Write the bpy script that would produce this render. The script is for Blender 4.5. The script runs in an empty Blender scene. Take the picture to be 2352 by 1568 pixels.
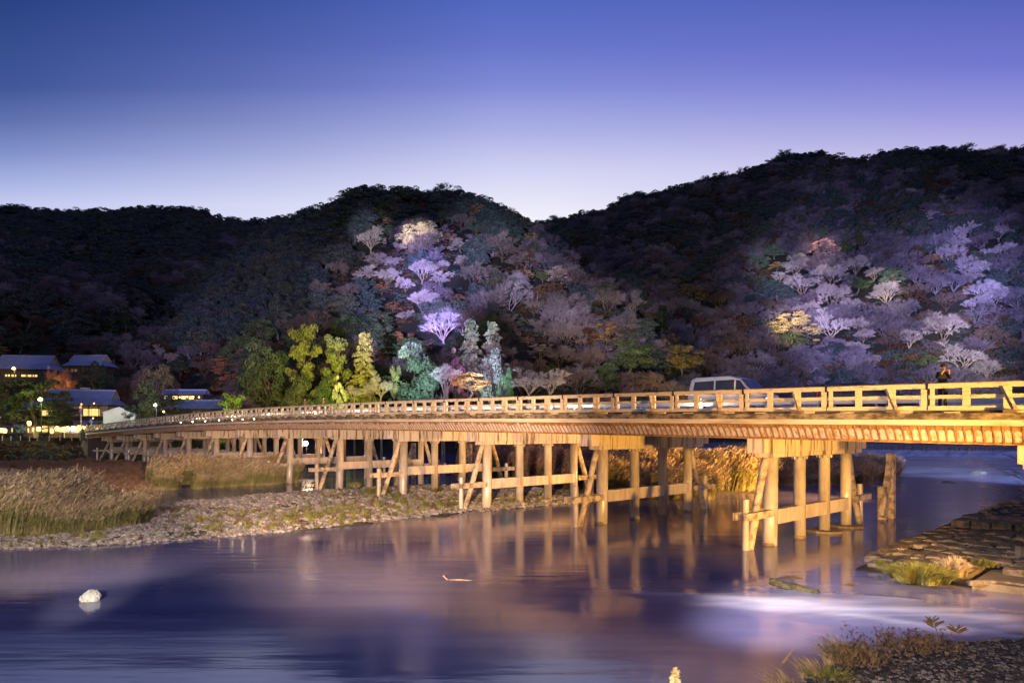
import bpy, math, random
import numpy as np
from mathutils import Vector, Matrix, Euler
R = math.radians
C = bpy.context.scene.collection
sc = bpy.context.scene
rnd = random.Random(7)
npr = np.random.RandomState(11)

# ------------------------------------------------------------------ camera
F = 1568.0; CX = 1176.0; HY = 990.0; EYE = 5.5      # measured units of the photograph (2352 wide)
cam = bpy.data.objects.new('camera', bpy.data.cameras.new('camera')); C.objects.link(cam)
cam.data.sensor_width = 36; cam.data.lens = 24.0
cam.location = (0, 0, EYE); cam.rotation_euler = (R(90), 0, 0)
cam.data.shift_y = (HY - 784) / 2352
cam.data.clip_start = 0.1; cam.data.clip_end = 4000
sc.camera = cam
sc.view_settings.view_transform = 'Standard'; sc.view_settings.look = 'None'
sc.view_settings.exposure = 0; sc.view_settings.gamma = 1
sc.cycles.use_denoising = True
sc.cycles.max_bounces = 5; sc.cycles.diffuse_bounces = 2; sc.cycles.glossy_bounces = 3
sc.cycles.sample_clamp_indirect = 4

# ------------------------------------------------------------------ world: afterglow sky
world = bpy.data.worlds.new('World'); sc.world = world; world.use_nodes = True
def build_world():
    nt = world.node_tree; N = nt.nodes; L = nt.links; N.clear()
    out = N.new('ShaderNodeOutputWorld'); bg = N.new('ShaderNodeBackground')
    tc = N.new('ShaderNodeTexCoord'); sp = N.new('ShaderNodeSeparateXYZ'); L.new(tc.outputs['Generated'], sp.inputs[0])
    def m(op, a, b=None, cl=False):
        n = N.new('ShaderNodeMath'); n.operation = op; n.use_clamp = cl
        for i, v in enumerate((a, b)):
            if v is None: continue
            if isinstance(v, (int, float)): n.inputs[i].default_value = v
            else: L.new(v, n.inputs[i])
        return n.outputs[0]
    h = m('SQRT', m('ADD', m('MULTIPLY', sp.outputs[0], sp.outputs[0]), m('MULTIPLY', sp.outputs[1], sp.outputs[1])))
    h = m('MAXIMUM', h, 0.02)
    az = m('DIVIDE', sp.outputs[0], h); el = m('DIVIDE', m('DIVIDE', sp.outputs[2], h), m('SQRT', m('MAXIMUM', m('SUBTRACT', 1.0, m('MULTIPLY', az, az)), .45)))
    def ramp(st):
        r = N.new('ShaderNodeValToRGB'); r.color_ramp.interpolation = 'B_SPLINE' if False else 'EASE'
        e = r.color_ramp.elements
        while len(e) < len(st): e.new(0.5)
        for k, (p, c) in enumerate(st): e[k].position = p; e[k].color = (*c, 1)
        r.color_ramp.interpolation = 'LINEAR'
        L.new(el, r.inputs[0]); return r.outputs[0]
    ce = ramp([(0, (.02, .02, .04)), (.02, (.75, .75, .9)), (.31, (.88, .88, .97)), (.376, (.66, .66, .91)), (.438, (.41, .44, .79)),
               (.504, (.22, .26, .68)), (.568, (.13, .175, .58)), (.631, (.085, .14, .52)), (1.0, (.04, .06, .24))])
    le = ramp([(0, (.02, .02, .04)), (.02, (.45, .47, .75)), (.332, (.56, .60, .88)), (.363, (.40, .46, .77)), (.408, (.22, .28, .59)), (.453, (.12, .17, .43)), (.504, (.052, .095, .32)), (.631, (.024, .056, .23)), (1.0, (.02, .04, .15))])
    ri = ramp([(0, (.02, .02, .04)), (.02, (.6, .56, .8)), (.38, (.62, .58, .84)), (.42, (.48, .45, .78)), (.47, (.31, .31, .72)), (.536, (.175, .19, .63)), (.631, (.095, .13, .49)), (1.0, (.04, .05, .22))])
    def mix(f, a, b):
        n = N.new('ShaderNodeMix'); n.data_type = 'RGBA'; L.new(f, n.inputs[0]); L.new(a, n.inputs[6]); L.new(b, n.inputs[7]); return n.outputs[2]
    fl = m('MULTIPLY', m('SUBTRACT', -0.02, az), 1.75, True); fr = m('MULTIPLY', m('SUBTRACT', az, 0.06), 1.9, True)
    c = mix(fr, mix(fl, ce, le), ri)
    L.new(c, bg.inputs[0]); bg.inputs[1].default_value = 1.0
    L.new(bg.outputs[0], out.inputs[0])
build_world()

# ------------------------------------------------------------------ night floodlights and added fill beams (the illumination of bridge, banks and hillside)
def _w(px, py, Y): return Vector(((px - CX) / F * Y, Y, EYE + (HY - py) / F * Y))
def spot(loc, target, col, power, cone, blend=.6, r=.4, name='flood_or_fill_beam'):
    l = bpy.data.lights.new(name, 'SPOT'); l.energy = power; l.color = col; l.spot_size = R(cone); l.spot_blend = blend; l.shadow_soft_size = r
    o = bpy.data.objects.new(name, l); C.objects.link(o); o.location = loc
    o.rotation_euler = (Vector(target) - Vector(loc)).to_track_quat('-Z', 'Y').to_euler(); return o
ORANGE = (1, .50, .075); WARM = (1, .66, .40); PINK = (1, .64, .38); VIOLET = (.40, .36, 1); LILAC = (.72, .60, 1); BLUE = (.35, .50, 1); YELG = (.80, 1, .10); YEL = (1, .74, .20); TEAL = (.50, 1, .85); WHITE = (1, .88, .80)
# bridge and banks
spot((19, 4, 4.2), (11.5, 38, 4.4), ORANGE, 84000, 35, .7, .5)
spot((4, 6, 4.5), (16, 36, 3.4), PINK, 16000, 30, .8, .4)
spot((8, 6, 4.2), (23, 43, 2.6), ORANGE, 48000, 13, .6, .4)
spot((-8, 5, 5), (-13.7, 22, .3), (1, .90, .74), 22000, 9, .9, .3)  # unseen narrow beam added to brighten the lone rock
spot((56, 50, 8), (70, 105, 0), (.48, .60, 1), 330000, 62, .9, .8)
spot((34, 26, 5), (40, 62, 0), (.48, .56, 1), 26000, 46, 1.0, .8)
spot((21, 8, 1.6), (21, 25, 5.4), ORANGE, 5500, 70, .8, .4)
spot((-3, 4, 5.2), (-12, 80, 6.2), PINK, 150000, 41, .7, .5)
spot((-14, 16, 6.0), (-22, 47, 1.2), (1, .76, .52), 19000, 66, .8, .5)
spot((-24, 44, 6.5), (-66, 104, 5.0), PINK, 16000, 60, .8, .5)
spot((-2, 10, 6.5), (-50, 100, 5.5), PINK, 60000, 22, .9, .5)
spot((33, 52, 4.5), (12, 62, 1.0), (1, .45, .09), 80000, 70, .7, .4)
spot((-1, 13, 6.5), (10.5, 21.5, .0), (1, .87, .92), 30000, 33, 1.0, .5)
spot((0, 3, 4.5), (6.5, 14.2, .7), (1, .74, .48), 9000, 42, .9, .4)  # unseen warm fill added for the near-bank grass
# foot of the hill: lamps on the far bank; (lamp px, lamp Y, target px, py, Y, colour, power, cone)
for lp, lY, tpx, tpy, tY, col, pw, cone in [
    (1120, 128, 1115, 790, 190, (.50, .70, 1), 2.4e5, 24), (1090, 128, 1080, 740, 190, WHITE, 8e4, 20), (690, 118, 690, 820, 176, YEL, 1.3e5, 40), (790, 118, 780, 840, 174, YELG, 1.1e5, 34), (850, 118, 845, 820, 173, YEL, 1.3e5, 26),
    (935, 120, 950, 830, 176, TEAL, 2.1e5, 22), (1010, 120, 1012, 880, 166, LILAC, 6e4, 18), (1085, 120, 1082, 880, 163, (1, .60, .22), 6e4, 18), (1230, 124, 1235, 870, 165, (1, .86, .66), 6e4, 36), (1450, 130, 1560, 830, 215, YEL, 4e5, 24), (1380, 130, 1400, 800, 220, WARM, 1.6e5, 40)]:
    spot(_w(lp, 990, lY), _w(tpx, tpy, tY), col, pw, cone, .8, .6)
# hillside: projectors on the near bank beside the camera; (lamp x, target px, py, Y, colour, power, cone)
for lx, tpx, tpy, tY, col, pw, cone in [
    (-29, 985, 680, 300, (.56, .50, 1), 8e6, 14), (-28, 985, 640, 290, VIOLET, 1.1e7, 6), (-26, 1015, 745, 240, (.44, .36, 1), 8e6, 5), (-25, 955, 575, 340, VIOLET, 7e6, 6), (-24, 965, 542, 350, (1, .84, .66), 1.0e7, 3.6), (-22, 850, 530, 340, (.8, .78, 1), 6e6, 4), (-20, 1180, 600, 320, (.80, .72, .95), 4.5e6, 9), (-30, 800, 640, 290, (.80, .68, .9), 3e6, 8),
    (-18, 1260, 680, 270, (.9, .78, .95), 4e6, 9), (-15, 1100, 530, 370, (.70, .68, 1), 4e6, 7), (-10, 1400, 740, 240, (.95, .78, .78), 3.5e6, 10), (-12, 1090, 830, 190, (.7, .5, 1), 1.0e6, 7),
    (33, 2000, 690, 380, (.58, .56, 1), 8e6, 24), (-31, 560, 700, 330, (.70, .60, 1), 1.8e6, 20), (34, 1850, 690, 370, LILAC, 9e6, 8), (35, 1930, 760, 335, LILAC, 6e6, 9), (36, 1890, 572, 420, (1, .80, .80), 1.2e7, 4), (37, 1820, 750, 330, (1, .80, .38), 1.3e7, 4), (38, 2035, 665, 380, WHITE, 1.3e7, 4),
    (39, 2210, 600, 410, (.48, .46, 1), 1.2e7, 10), (40, 2290, 700, 370, (.48, .46, 1), 8e6, 9), (41, 2230, 820, 310, (1, .86, .72), 6e6, 9), (42, 2150, 740, 330, (.85, .72, .95), 4.5e6, 10), (30, 1690, 780, 320, (.9, .68, .7), 2.2e6, 9), (32, 1780, 610, 400, (.75, .9, 1), 6e6, 5)]:
    spot((lx, -4, 7.5), _w(tpx, tpy, tY), col, pw, cone, 1.0, .5)

# ------------------------------------------------------------------ helpers
def P(px, py, Y): return Vector(((px - CX) / F * Y, Y, EYE + (HY - py) / F * Y))
def G(px, py, z=0.0):
    Y = (EYE - z) * F / (py - HY); return Vector(((px - CX) / F * Y, Y, z))

class MB:
    def __init__(s): s.V = []; s.F = []; s.M = []; s.n = 0; s.A = []
    def add(s, vs, fs, mi=0):
        b = s.n; s.V.extend([tuple(v) for v in vs]); s.n += len(vs)
        s.F.extend([tuple(i + b for i in f) for f in fs]); s.M.extend([mi] * len(fs))
    def box(s, c, sz, rot=None, mi=0, taper=1.0):
        x, y, z = sz[0] / 2, sz[1] / 2, sz[2] / 2
        vs = [Vector((a * x * (taper if cz > 0 else 1), b * y * (taper if cz > 0 else 1), cz * z)) for cz in (-1, 1) for a, b in ((-1, -1), (1, -1), (1, 1), (-1, 1))]
        if rot is not None: vs = [rot @ v for v in vs]
        s.add([v + Vector(c) for v in vs], [(3, 2, 1, 0), (4, 5, 6, 7), (0, 1, 5, 4), (1, 2, 6, 5), (2, 3, 7, 6), (3, 0, 4, 7)], mi)
    def bar(s, a, b, w, h, mi=0, up=Vector((0, 0, 1))):
        a = Vector(a); b = Vector(b); d = (b - a); l = d.length; d.normalize()
        sd = d.cross(up); 
        if sd.length < 1e-4: sd = Vector((1, 0, 0))
        sd.normalize(); u2 = sd.cross(d)
        vs = [p + sd * (i * w / 2) + u2 * (j * h / 2) for p in (a, b) for i, j in ((-1, -1), (1, -1), (1, 1), (-1, 1))]
        s.add(vs, [(0, 1, 2, 3), (7, 6, 5, 4), (0, 4, 5, 1), (1, 5, 6, 2), (2, 6, 7, 3), (3, 7, 4, 0)], mi)
    def tube(s, pts, rad, n=8, mi=0, caps=True):
        pts = [Vector(p) for p in pts]; k = len(pts)
        if not hasattr(rad, '__len__'): rad = [rad] * k
        b = s.n; ref = Vector((0.31, 0.95, 0.05))
        d0 = (pts[-1] - pts[0]).normalized()
        if abs(d0.dot(ref)) > .9: ref = Vector((1, 0, 0.1))
        vs = []
        for i in range(k):
            d = (pts[min(i + 1, k - 1)] - pts[max(i - 1, 0)]).normalized()
            x = d.cross(ref).normalized(); y = d.cross(x)
            for j in range(n):
                a = 2 * math.pi * j / n; vs.append(pts[i] + (x * math.cos(a) + y * math.sin(a)) * rad[i])
        fs = []
        for i in range(k - 1):
            for j in range(n):
                fs.append((i * n + j, i * n + (j + 1) % n, (i + 1) * n + (j + 1) % n, (i + 1) * n + j))
        if caps and n > 2: fs.append(tuple(range(n - 1, -1, -1))); fs.append(tuple((k - 1) * n + j for j in range(n)))
        s.add(vs, fs, mi)
    def lathe(s, c, prof, n=16, mi=0):
        vs = []; c = Vector(c)
        for r, z in prof:
            for j in range(n):
                a = 2 * math.pi * j / n; vs.append(c + Vector((r * math.cos(a), r * math.sin(a), z)))
        fs = [(i * n + j, i * n + (j + 1) % n, (i + 1) * n + (j + 1) % n, (i + 1) * n + j) for i in range(len(prof) - 1) for j in range(n)]
        fs.append(tuple(range(n - 1, -1, -1))); fs.append(tuple((len(prof) - 1) * n + j for j in range(n)))
        s.add(vs, fs, mi)
    def quads(s, c, u, v, mi=0):
        c = np.asarray(c); vs = np.stack([c - u - v, c + u - v, c + u + v, c - u + v], 1).reshape(-1, 3)
        b = s.n; s.V.extend(map(tuple, vs.tolist())); s.n += len(vs); k = len(c)
        s.F.extend([(b + 4 * i, b + 4 * i + 1, b + 4 * i + 2, b + 4 * i + 3) for i in range(k)]); s.M.extend([mi] * k)
    def tris(s, a, b_, c, mi=0):
        vs = np.stack([a, b_, c], 1).reshape(-1, 3); b = s.n; s.V.extend(map(tuple, vs.tolist())); s.n += len(vs); k = len(a)
        s.F.extend([(b + 3 * i, b + 3 * i + 1, b + 3 * i + 2) for i in range(k)]); s.M.extend([mi] * k)
    def mesh(s, name, mats, smooth=False):
        me = bpy.data.meshes.new(name); me.from_pydata(s.V, [], s.F)
        for m_ in (mats if isinstance(mats, (list, tuple)) else [mats]): me.materials.append(m_)
        if len(me.polygons):
            me.polygons.foreach_set('material_index', s.M)
            if smooth: me.polygons.foreach_set('use_smooth', [True] * len(me.polygons))
        me.update(); return me
    def build(s, name, mats, parent=None, smooth=False, loc=None, bevel=0):
        o = bpy.data.objects.new(name, s.mesh(name, mats, smooth)); C.objects.link(o)
        if parent is not None: o.parent = parent
        if loc is not None: o.location = loc
        if bevel:
            b = o.modifiers.new('bevel', 'BEVEL'); b.width = bevel; b.segments = 2; b.limit_method = 'ANGLE'
        return o

def tag(o, label=None, cat=None, group=None, kind=None):
    if label: o['label'] = label
    if cat: o['category'] = cat
    if group: o['group'] = group
    if kind: o['kind'] = kind
    return o
def empty(name, loc, rz=0, label=None, cat=None, group=None):
    o = bpy.data.objects.new(name, None); C.objects.link(o); o.location = loc; o.rotation_euler = (0, 0, rz)
    return tag(o, label, cat, group)
def kids(o): return [c for c in bpy.data.objects if c.parent == o]
def copy_tree(o, parent=None, ch=None):
    c = o.copy(); C.objects.link(c); c.parent = parent
    for k in kids(o): copy_tree(k, c)
    return c

# ------------------------------------------------------------------ materials
def mat(name, col, col2=None, rough=.8, scale=3.0, stretch=(1, 1, 1), bump=0.0, bscale=None, metal=0, spec=.3, emit=None, estr=0, detail=4, ramp=(.35, .65), coord='Object', rand=0.0, objcol=False, trans=0):
    m = bpy.data.materials.new(name); m.use_nodes = True; nt = m.node_tree; N = nt.nodes; L = nt.links
    b = N['Principled BSDF']; b.inputs['Roughness'].default_value = rough; b.inputs['Metallic'].default_value = metal
    b.inputs['Specular IOR Level'].default_value = spec; b.inputs['Base Color'].default_value = (*col, 1)
    if col2 is not None or bump:
        tc = N.new('ShaderNodeTexCoord'); mp = N.new('ShaderNodeMapping'); mp.inputs['Scale'].default_value = stretch
        L.new(tc.outputs[coord], mp.inputs[0])
    cur = None
    if col2 is not None:
        nz = N.new('ShaderNodeTexNoise'); nz.inputs['Scale'].default_value = scale; nz.inputs['Detail'].default_value = detail; nz.inputs['Roughness'].default_value = .65
        L.new(mp.outputs[0], nz.inputs['Vector'])
        r = N.new('ShaderNodeValToRGB'); r.color_ramp.elements[0].position = ramp[0]; r.color_ramp.elements[1].position = ramp[1]
        r.color_ramp.elements[0].color = (*col, 1); r.color_ramp.elements[1].color = (*col2, 1)
        L.new(nz.outputs[0], r.inputs[0]); cur = r.outputs[0]
    if rand or objcol:
        oi = N.new('ShaderNodeObjectInfo')
        if cur is None:
            rgb = N.new('ShaderNodeRGB'); rgb.outputs[0].default_value = (*col, 1); cur = rgb.outputs[0]
        if objcol:
            mx = N.new('ShaderNodeMix'); mx.data_type = 'RGBA'; mx.blend_type = 'MULTIPLY'; mx.inputs[0].default_value = 1
            L.new(cur, mx.inputs[6]); L.new(oi.outputs['Color'], mx.inputs[7]); cur = mx.outputs[2]
        if rand:
            h = N.new('ShaderNodeHueSaturation'); mr = N.new('ShaderNodeMapRange'); mr.inputs[3].default_value = 1 - rand; mr.inputs[4].default_value = 1 + rand
            L.new(oi.outputs['Random'], mr.inputs[0]); L.new(mr.outputs[0], h.inputs['Value']); L.new(cur, h.inputs['Color']); cur = h.outputs[0]
    if cur is not None: L.new(cur, b.inputs['Base Color'])
    if bump:
        nb = N.new('ShaderNodeTexNoise'); nb.inputs['Scale'].default_value = bscale or scale * 3; nb.inputs['Detail'].default_value = 5; L.new(mp.outputs[0], nb.inputs['Vector'])
        bp = N.new('ShaderNodeBump'); bp.inputs['Strength'].default_value = bump; bp.inputs['Distance'].default_value = .05
        L.new(nb.outputs[0], bp.inputs['Height']); L.new(bp.outputs[0], b.inputs['Normal'])
    if emit is not None:
        b.inputs['Emission Color'].default_value = (*emit, 1); b.inputs['Emission Strength'].default_value = estr
    return m
M = {}
M['pile'] = mat('painted_steel_pile', (.34, .27, .20), (.62, .55, .47), .27, 1.6, (1, 1, .25), bump=.04, spec=.7)
M['cap'] = mat('cap_beam_concrete', (.14, .10, .07), (.62, .52, .44), .8, 2.4, (1.8, 1.8, .14), bump=.2, bscale=14, ramp=(.36, .50))
M['tie'] = mat('tie_beam_concrete', (.40, .33, .28), (.56, .48, .43), .8, 2.0, (1.5, 1.5, .3), bump=.12)
M['edge'] = mat('edge_beam_concrete', (.07, .055, .038), (.30, .24, .17), .9, 2.2, (.8, 1, 1.6), bump=.5, bscale=10, ramp=(.40, .62))
M['strip'] = mat('pale_fascia_board', (.34, .27, .19), (.66, .56, .44), .8, .9, (.25, 1, 2.5), bump=.15, ramp=(.33, .5))
M['ochre'] = mat('ochre_fascia_rib', (.20, .10, .04), (.42, .24, .09), .7, 3, bump=.1)
M['worn'] = mat('worn_fascia_panel', (.42, .25, .11), (.60, .54, .52), .85, 3.4, (2.2, 1, .7), bump=.35, bscale=16, ramp=(.40, .50))
M['wornp'] = mat('pale_worn_fascia', (.42, .26, .15), (.72, .62, .58), .85, 3.0, (3, 1, .5), bump=.3, bscale=16, ramp=(.36, .50))
M['wood'] = mat('weathered_timber', (.20, .14, .09), (.55, .45, .33), .85, 2.4, (1, 1, 1), bump=.3, ramp=(.36, .56))
M['rail'] = mat('railing_timber', (.20, .145, .09), (.58, .48, .34), .75, 3.2, (.7, 1.2, 2.4), bump=.3, ramp=(.30, .46))
M['railtop'] = mat('rail_top_capping', (.10, .09, .09), (.22, .19, .17), .7, 3, bump=.2)
M['strap'] = mat('black_joint_strap', (.015, .015, .018), rough=.5)
M['road'] = mat('asphalt_road', (.045, .045, .05), (.07, .07, .07), .9, 9, bump=.2)
M['dark'] = mat('dark_soffit_concrete', (.10, .08, .07), (.16, .13, .11), .9, 2)
M['foot'] = mat('wet_footing_concrete', (.16, .12, .07), (.3, .24, .15), .7, 4, bump=.3)
M['white'] = mat('white_painted_metal', (.7, .7, .72), (.6, .6, .62), .5, 8)
M['trunk'] = mat('tree_bark', (.10, .08, .065), (.26, .22, .19), .9, 2.5, (1, 1, .3), bump=.3, objcol=True)
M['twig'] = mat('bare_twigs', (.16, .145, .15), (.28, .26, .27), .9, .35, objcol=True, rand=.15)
M['leaf'] = mat('leafy_crown', (.30, .30, .30), (.75, .75, .75), .75, .45, objcol=True, rand=.12, spec=.25)
def forest_mat(name, cols):
    m = mat(name, cols[0], rough=.9, spec=.15); nt = m.node_tree; N = nt.nodes; L = nt.links
    oi = N.new('ShaderNodeObjectInfo'); r = N.new('ShaderNodeValToRGB'); e = r.color_ramp.elements
    while len(e) < len(cols): e.new(.5)
    for i, c in enumerate(cols): e[i].position = i / (len(cols) - 1); e[i].color = (*c, 1)
    tc = N.new('ShaderNodeTexCoord'); nz = N.new('ShaderNodeTexNoise'); nz.inputs['Scale'].default_value = .5; L.new(tc.outputs['Object'], nz.inputs['Vector'])
    mr = N.new('ShaderNodeMapRange'); mr.inputs[1].default_value = .3; mr.inputs[2].default_value = .7; mr.inputs[3].default_value = .6; mr.inputs[4].default_value = 1.35
    L.new(nz.outputs[0], mr.inputs[0]); h = N.new('ShaderNodeHueSaturation')
    L.new(oi.outputs['Random'], r.inputs[0]); L.new(r.outputs[0], h.inputs['Color']); L.new(mr.outputs[0], h.inputs['Value']); L.new(h.outputs[0], N['Principled BSDF'].inputs['Base Color'])
    return m
M['f_green'] = forest_mat('forest_evergreen', [(.036, .052, .066), (.052, .070, .068), (.072, .075, .062), (.042, .066, .07), (.068, .072, .095)])  # dusk haze put into the evergreen albedo as a blue lift
M['f_bare'] = forest_mat('forest_bare', [(.12, .10, .14), (.18, .155, .20), (.12, .09, .11), (.20, .17, .21), (.10, .09, .13)])  # bare wood lifted and blued too, in place of dusk haze
M['f_rust'] = forest_mat('forest_rust', [(.075, .03, .016), (.085, .045, .02), (.07, .038, .03), (.09, .06, .03), (.06, .028, .02)])
M['reed'] = mat('reed_stems', (.16, .17, .06), (.33, .29, .14), .85, 1.5, rand=.25)
M['plume'] = mat('reed_plumes', (.36, .28, .17), (.52, .42, .28), .95, 2.0, rand=.2)
M['reedb'] = mat('brown_reed_stems', (.13, .085, .05), (.22, .15, .09), .9, 1.5, rand=.25)
M['plumeb'] = mat('brown_reed_plumes', (.24, .14, .10), (.34, .22, .16), .95, 2.0, rand=.2)
M['grass'] = mat('green_grass_blades', (.09, .12, .02), (.30, .26, .07), .8, 6, rand=.3)
M['drygrass'] = mat('dry_grass_blades', (.35, .26, .15), (.5, .4, .26), .85, 6, rand=.2)
M['stone'] = mat('river_stone', (.13, .11, .095), (.46, .42, .37), .9, 2.5, bump=.4, bscale=9, rand=.35)
M['block'] = mat('revetment_block', (.07, .055, .04), (.24, .19, .13), .9, 3, bump=.7, bscale=7)
M['slab'] = mat('concrete_slab', (.10, .085, .065), (.19, .16, .12), .9, 1.5, bump=.15, bscale=12)
M['gravelg'] = mat('gravel_ground', (.05, .042, .03), (.17, .15, .12), .95, 5, bump=1.0, bscale=9, coord='Generated' if False else 'Object')
M['soil'] = mat('dark_bank_soil', (.018, .017, .014), (.045, .04, .03), .95, 1.2, bump=.8, bscale=3)
M['hill'] = mat('hill_ground', (.012, .014, .012), (.03, .026, .022), .95, .08, bump=.5, bscale=.5)
M['rooft'] = mat('dusk_tinted_roof_tiles', (.13, .17, .30), (.20, .25, .42), .5, 1.5, (.6, .6, 3), bump=.3, spec=.5)  # blue-hour sky tint put into the tile colour
M['wallp'] = mat('plaster_wall', (.34, .27, .2), (.42, .34, .26), .85, 1.5)
M['wallw'] = mat('dark_timber_wall', (.05, .035, .025), (.09, .065, .045), .8, 3, (1, 1, .3))
M['tent'] = mat('white_sheeting', (.62, .62, .63), (.7, .7, .72), .7, .6)
M['winlit'] = mat('lit_window_paper', (.8, .7, .4), emit=(1, .66, .18), estr=1.25)
M['windim'] = mat('dim_window', (.1, .09, .07), emit=(1, .7, .3), estr=.12)
M['lamp_y'] = mat('yellow_lamp_globe', (1, .9, .5), emit=(1, .84, .16), estr=3.2)
M['lamp_o'] = mat('orange_lamp_globe', (1, .7, .3), emit=(1, .50, .10), estr=3.5)
M['lamp_w'] = mat('white_flood_lens', (1, 1, 1), emit=(1, .80, .55), estr=9)
M['lamp_p'] = mat('warm_paper_lantern', (1, .8, .5), emit=(1, .58, .17), estr=2.6)
M['lamp_c'] = mat('cool_stall_lamp', (1, 1, 1), emit=(.85, .92, 1), estr=3)
M['metal'] = mat('dark_lamp_metal', (.06, .06, .06), rough=.5, metal=.5)
M['galv'] = mat('galvanised_metal', (.45, .45, .47), (.35, .35, .37), .5, 6, metal=.4)
M['glass'] = mat('dark_vehicle_glass', (.02, .022, .03), rough=.08, spec=.6)
M['tyre'] = mat('black_tyre', (.015, .015, .015), rough=.8)
M['skin'] = mat('skin', (.45, .27, .19), rough=.6)
M['hair'] = mat('black_hair', (.012, .010, .010), rough=.6)

def water_mat():
    m = bpy.data.materials.new('river_water'); m.use_nodes = True; nt = m.node_tree; N = nt.nodes; L = nt.links
    b = N['Principled BSDF']; b.inputs['IOR'].default_value = 2.05
    tc = N.new('ShaderNodeTexCoord')
    def nz(sc_, st, det=3, rot=0):
        mp = N.new('ShaderNodeMapping'); mp.inputs['Scale'].default_value = st; mp.inputs['Rotation'].default_value = (0, 0, rot)
        L.new(tc.outputs['Object'], mp.inputs[0]); n = N.new('ShaderNodeTexNoise'); n.inputs['Scale'].default_value = sc_; n.inputs['Detail'].default_value = det
        L.new(mp.outputs[0], n.inputs['Vector']); return n.outputs[0]
    big = nz(1, (.035, .22, 1), 3, R(8)); fine = nz(1, (.35, 2.6, 1), 4, R(6)); mid = nz(1, (.10, .75, 1), 3, R(12))
    def mr(x, a, c, d, e):
        n = N.new('ShaderNodeMapRange'); n.inputs[1].default_value = a; n.inputs[2].default_value = c; n.inputs[3].default_value = d; n.inputs[4].default_value = e; L.new(x, n.inputs[0]); return n.outputs[0]
    L.new(mr(big, .35, .65, .08, .18), b.inputs['Roughness'])
    at = N.new('ShaderNodeAttribute'); at.attribute_name = 'foam_sheen'
    at2 = N.new('ShaderNodeAttribute'); at2.attribute_name = 'chop'
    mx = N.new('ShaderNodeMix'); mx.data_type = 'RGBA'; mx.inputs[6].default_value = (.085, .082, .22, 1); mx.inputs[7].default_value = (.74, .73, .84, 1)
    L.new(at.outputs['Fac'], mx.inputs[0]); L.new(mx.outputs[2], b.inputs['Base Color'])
    bp = N.new('ShaderNodeBump'); bp.inputs['Strength'].default_value = .35; bp.inputs['Distance'].default_value = .03; L.new(mid, bp.inputs['Height'])
    bp2 = N.new('ShaderNodeBump'); bp2.inputs['Strength'].default_value = .35; bp2.inputs['Distance'].default_value = .012; L.new(fine, bp2.inputs['Height']); L.new(bp.outputs[0], bp2.inputs['Normal'])
    ch = nz(1, (.5, 1.3, 1), 4); bp3 = N.new('ShaderNodeBump'); bp3.inputs['Distance'].default_value = .12; L.new(ch, bp3.inputs['Height']); L.new(at2.outputs['Fac'], bp3.inputs['Strength']); L.new(bp2.outputs[0], bp3.inputs['Normal'])
    L.new(bp3.outputs[0], b.inputs['Normal'])
    return m
M['water'] = water_mat()

# ------------------------------------------------------------------ numpy noise
def vnoise(x, y, seed=0):
    xi = np.floor(x).astype(np.int64); yi = np.floor(y).astype(np.int64); xf = x - xi; yf = y - yi
    def h(a, b):
        n = (a * 374761393 + b * 668265263 + seed * 982451653) & 0x7fffffff; n = ((n ^ (n >> 13)) * 1274126177) & 0x7fffffff; n = n ^ (n >> 16); return (n & 0xffff) / 65535.0
    u = xf * xf * (3 - 2 * xf); v = yf * yf * (3 - 2 * yf)
    return (h(xi, yi) * (1 - u) + h(xi + 1, yi) * u) * (1 - v) + (h(xi, yi + 1) * (1 - u) + h(xi + 1, yi + 1) * u) * v
def fbm(x, y, o=4, seed=0):
    s = 0; a = .5
    for k in range(o): s = s + a * (vnoise(x, y, seed + k) - .5); x = x * 2.03; y = y * 2.03; a *= .5
    return s
def grid_mesh(name, X, Y, Z, mtl, attrs=None, smooth=True):
    a, b = X.shape; vs = np.stack([X, Y, Z], -1).reshape(-1, 3)
    idx = np.arange(a * b).reshape(a, b); q = np.stack([idx[:-1, :-1], idx[:-1, 1:], idx[1:, 1:], idx[1:, :-1]], -1).reshape(-1, 4)
    me = bpy.data.meshes.new(name); me.vertices.add(len(vs)); me.vertices.foreach_set('co', vs.ravel())
    me.loops.add(q.size); me.loops.foreach_set('vertex_index', q.ravel()); me.polygons.add(len(q))
    me.polygons.foreach_set('loop_start', np.arange(len(q)) * 4); me.polygons.foreach_set('loop_total', np.full(len(q), 4))
    me.polygons.foreach_set('use_smooth', np.full(len(q), smooth)); me.materials.append(mtl)
    for k, v in (attrs or {}).items():
        at = me.attributes.new(k, 'FLOAT', 'POINT'); at.data.foreach_set('value', v.ravel().astype(np.float32))
    me.update(); me.validate(); o = bpy.data.objects.new(name, me); C.objects.link(o); return o

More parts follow.
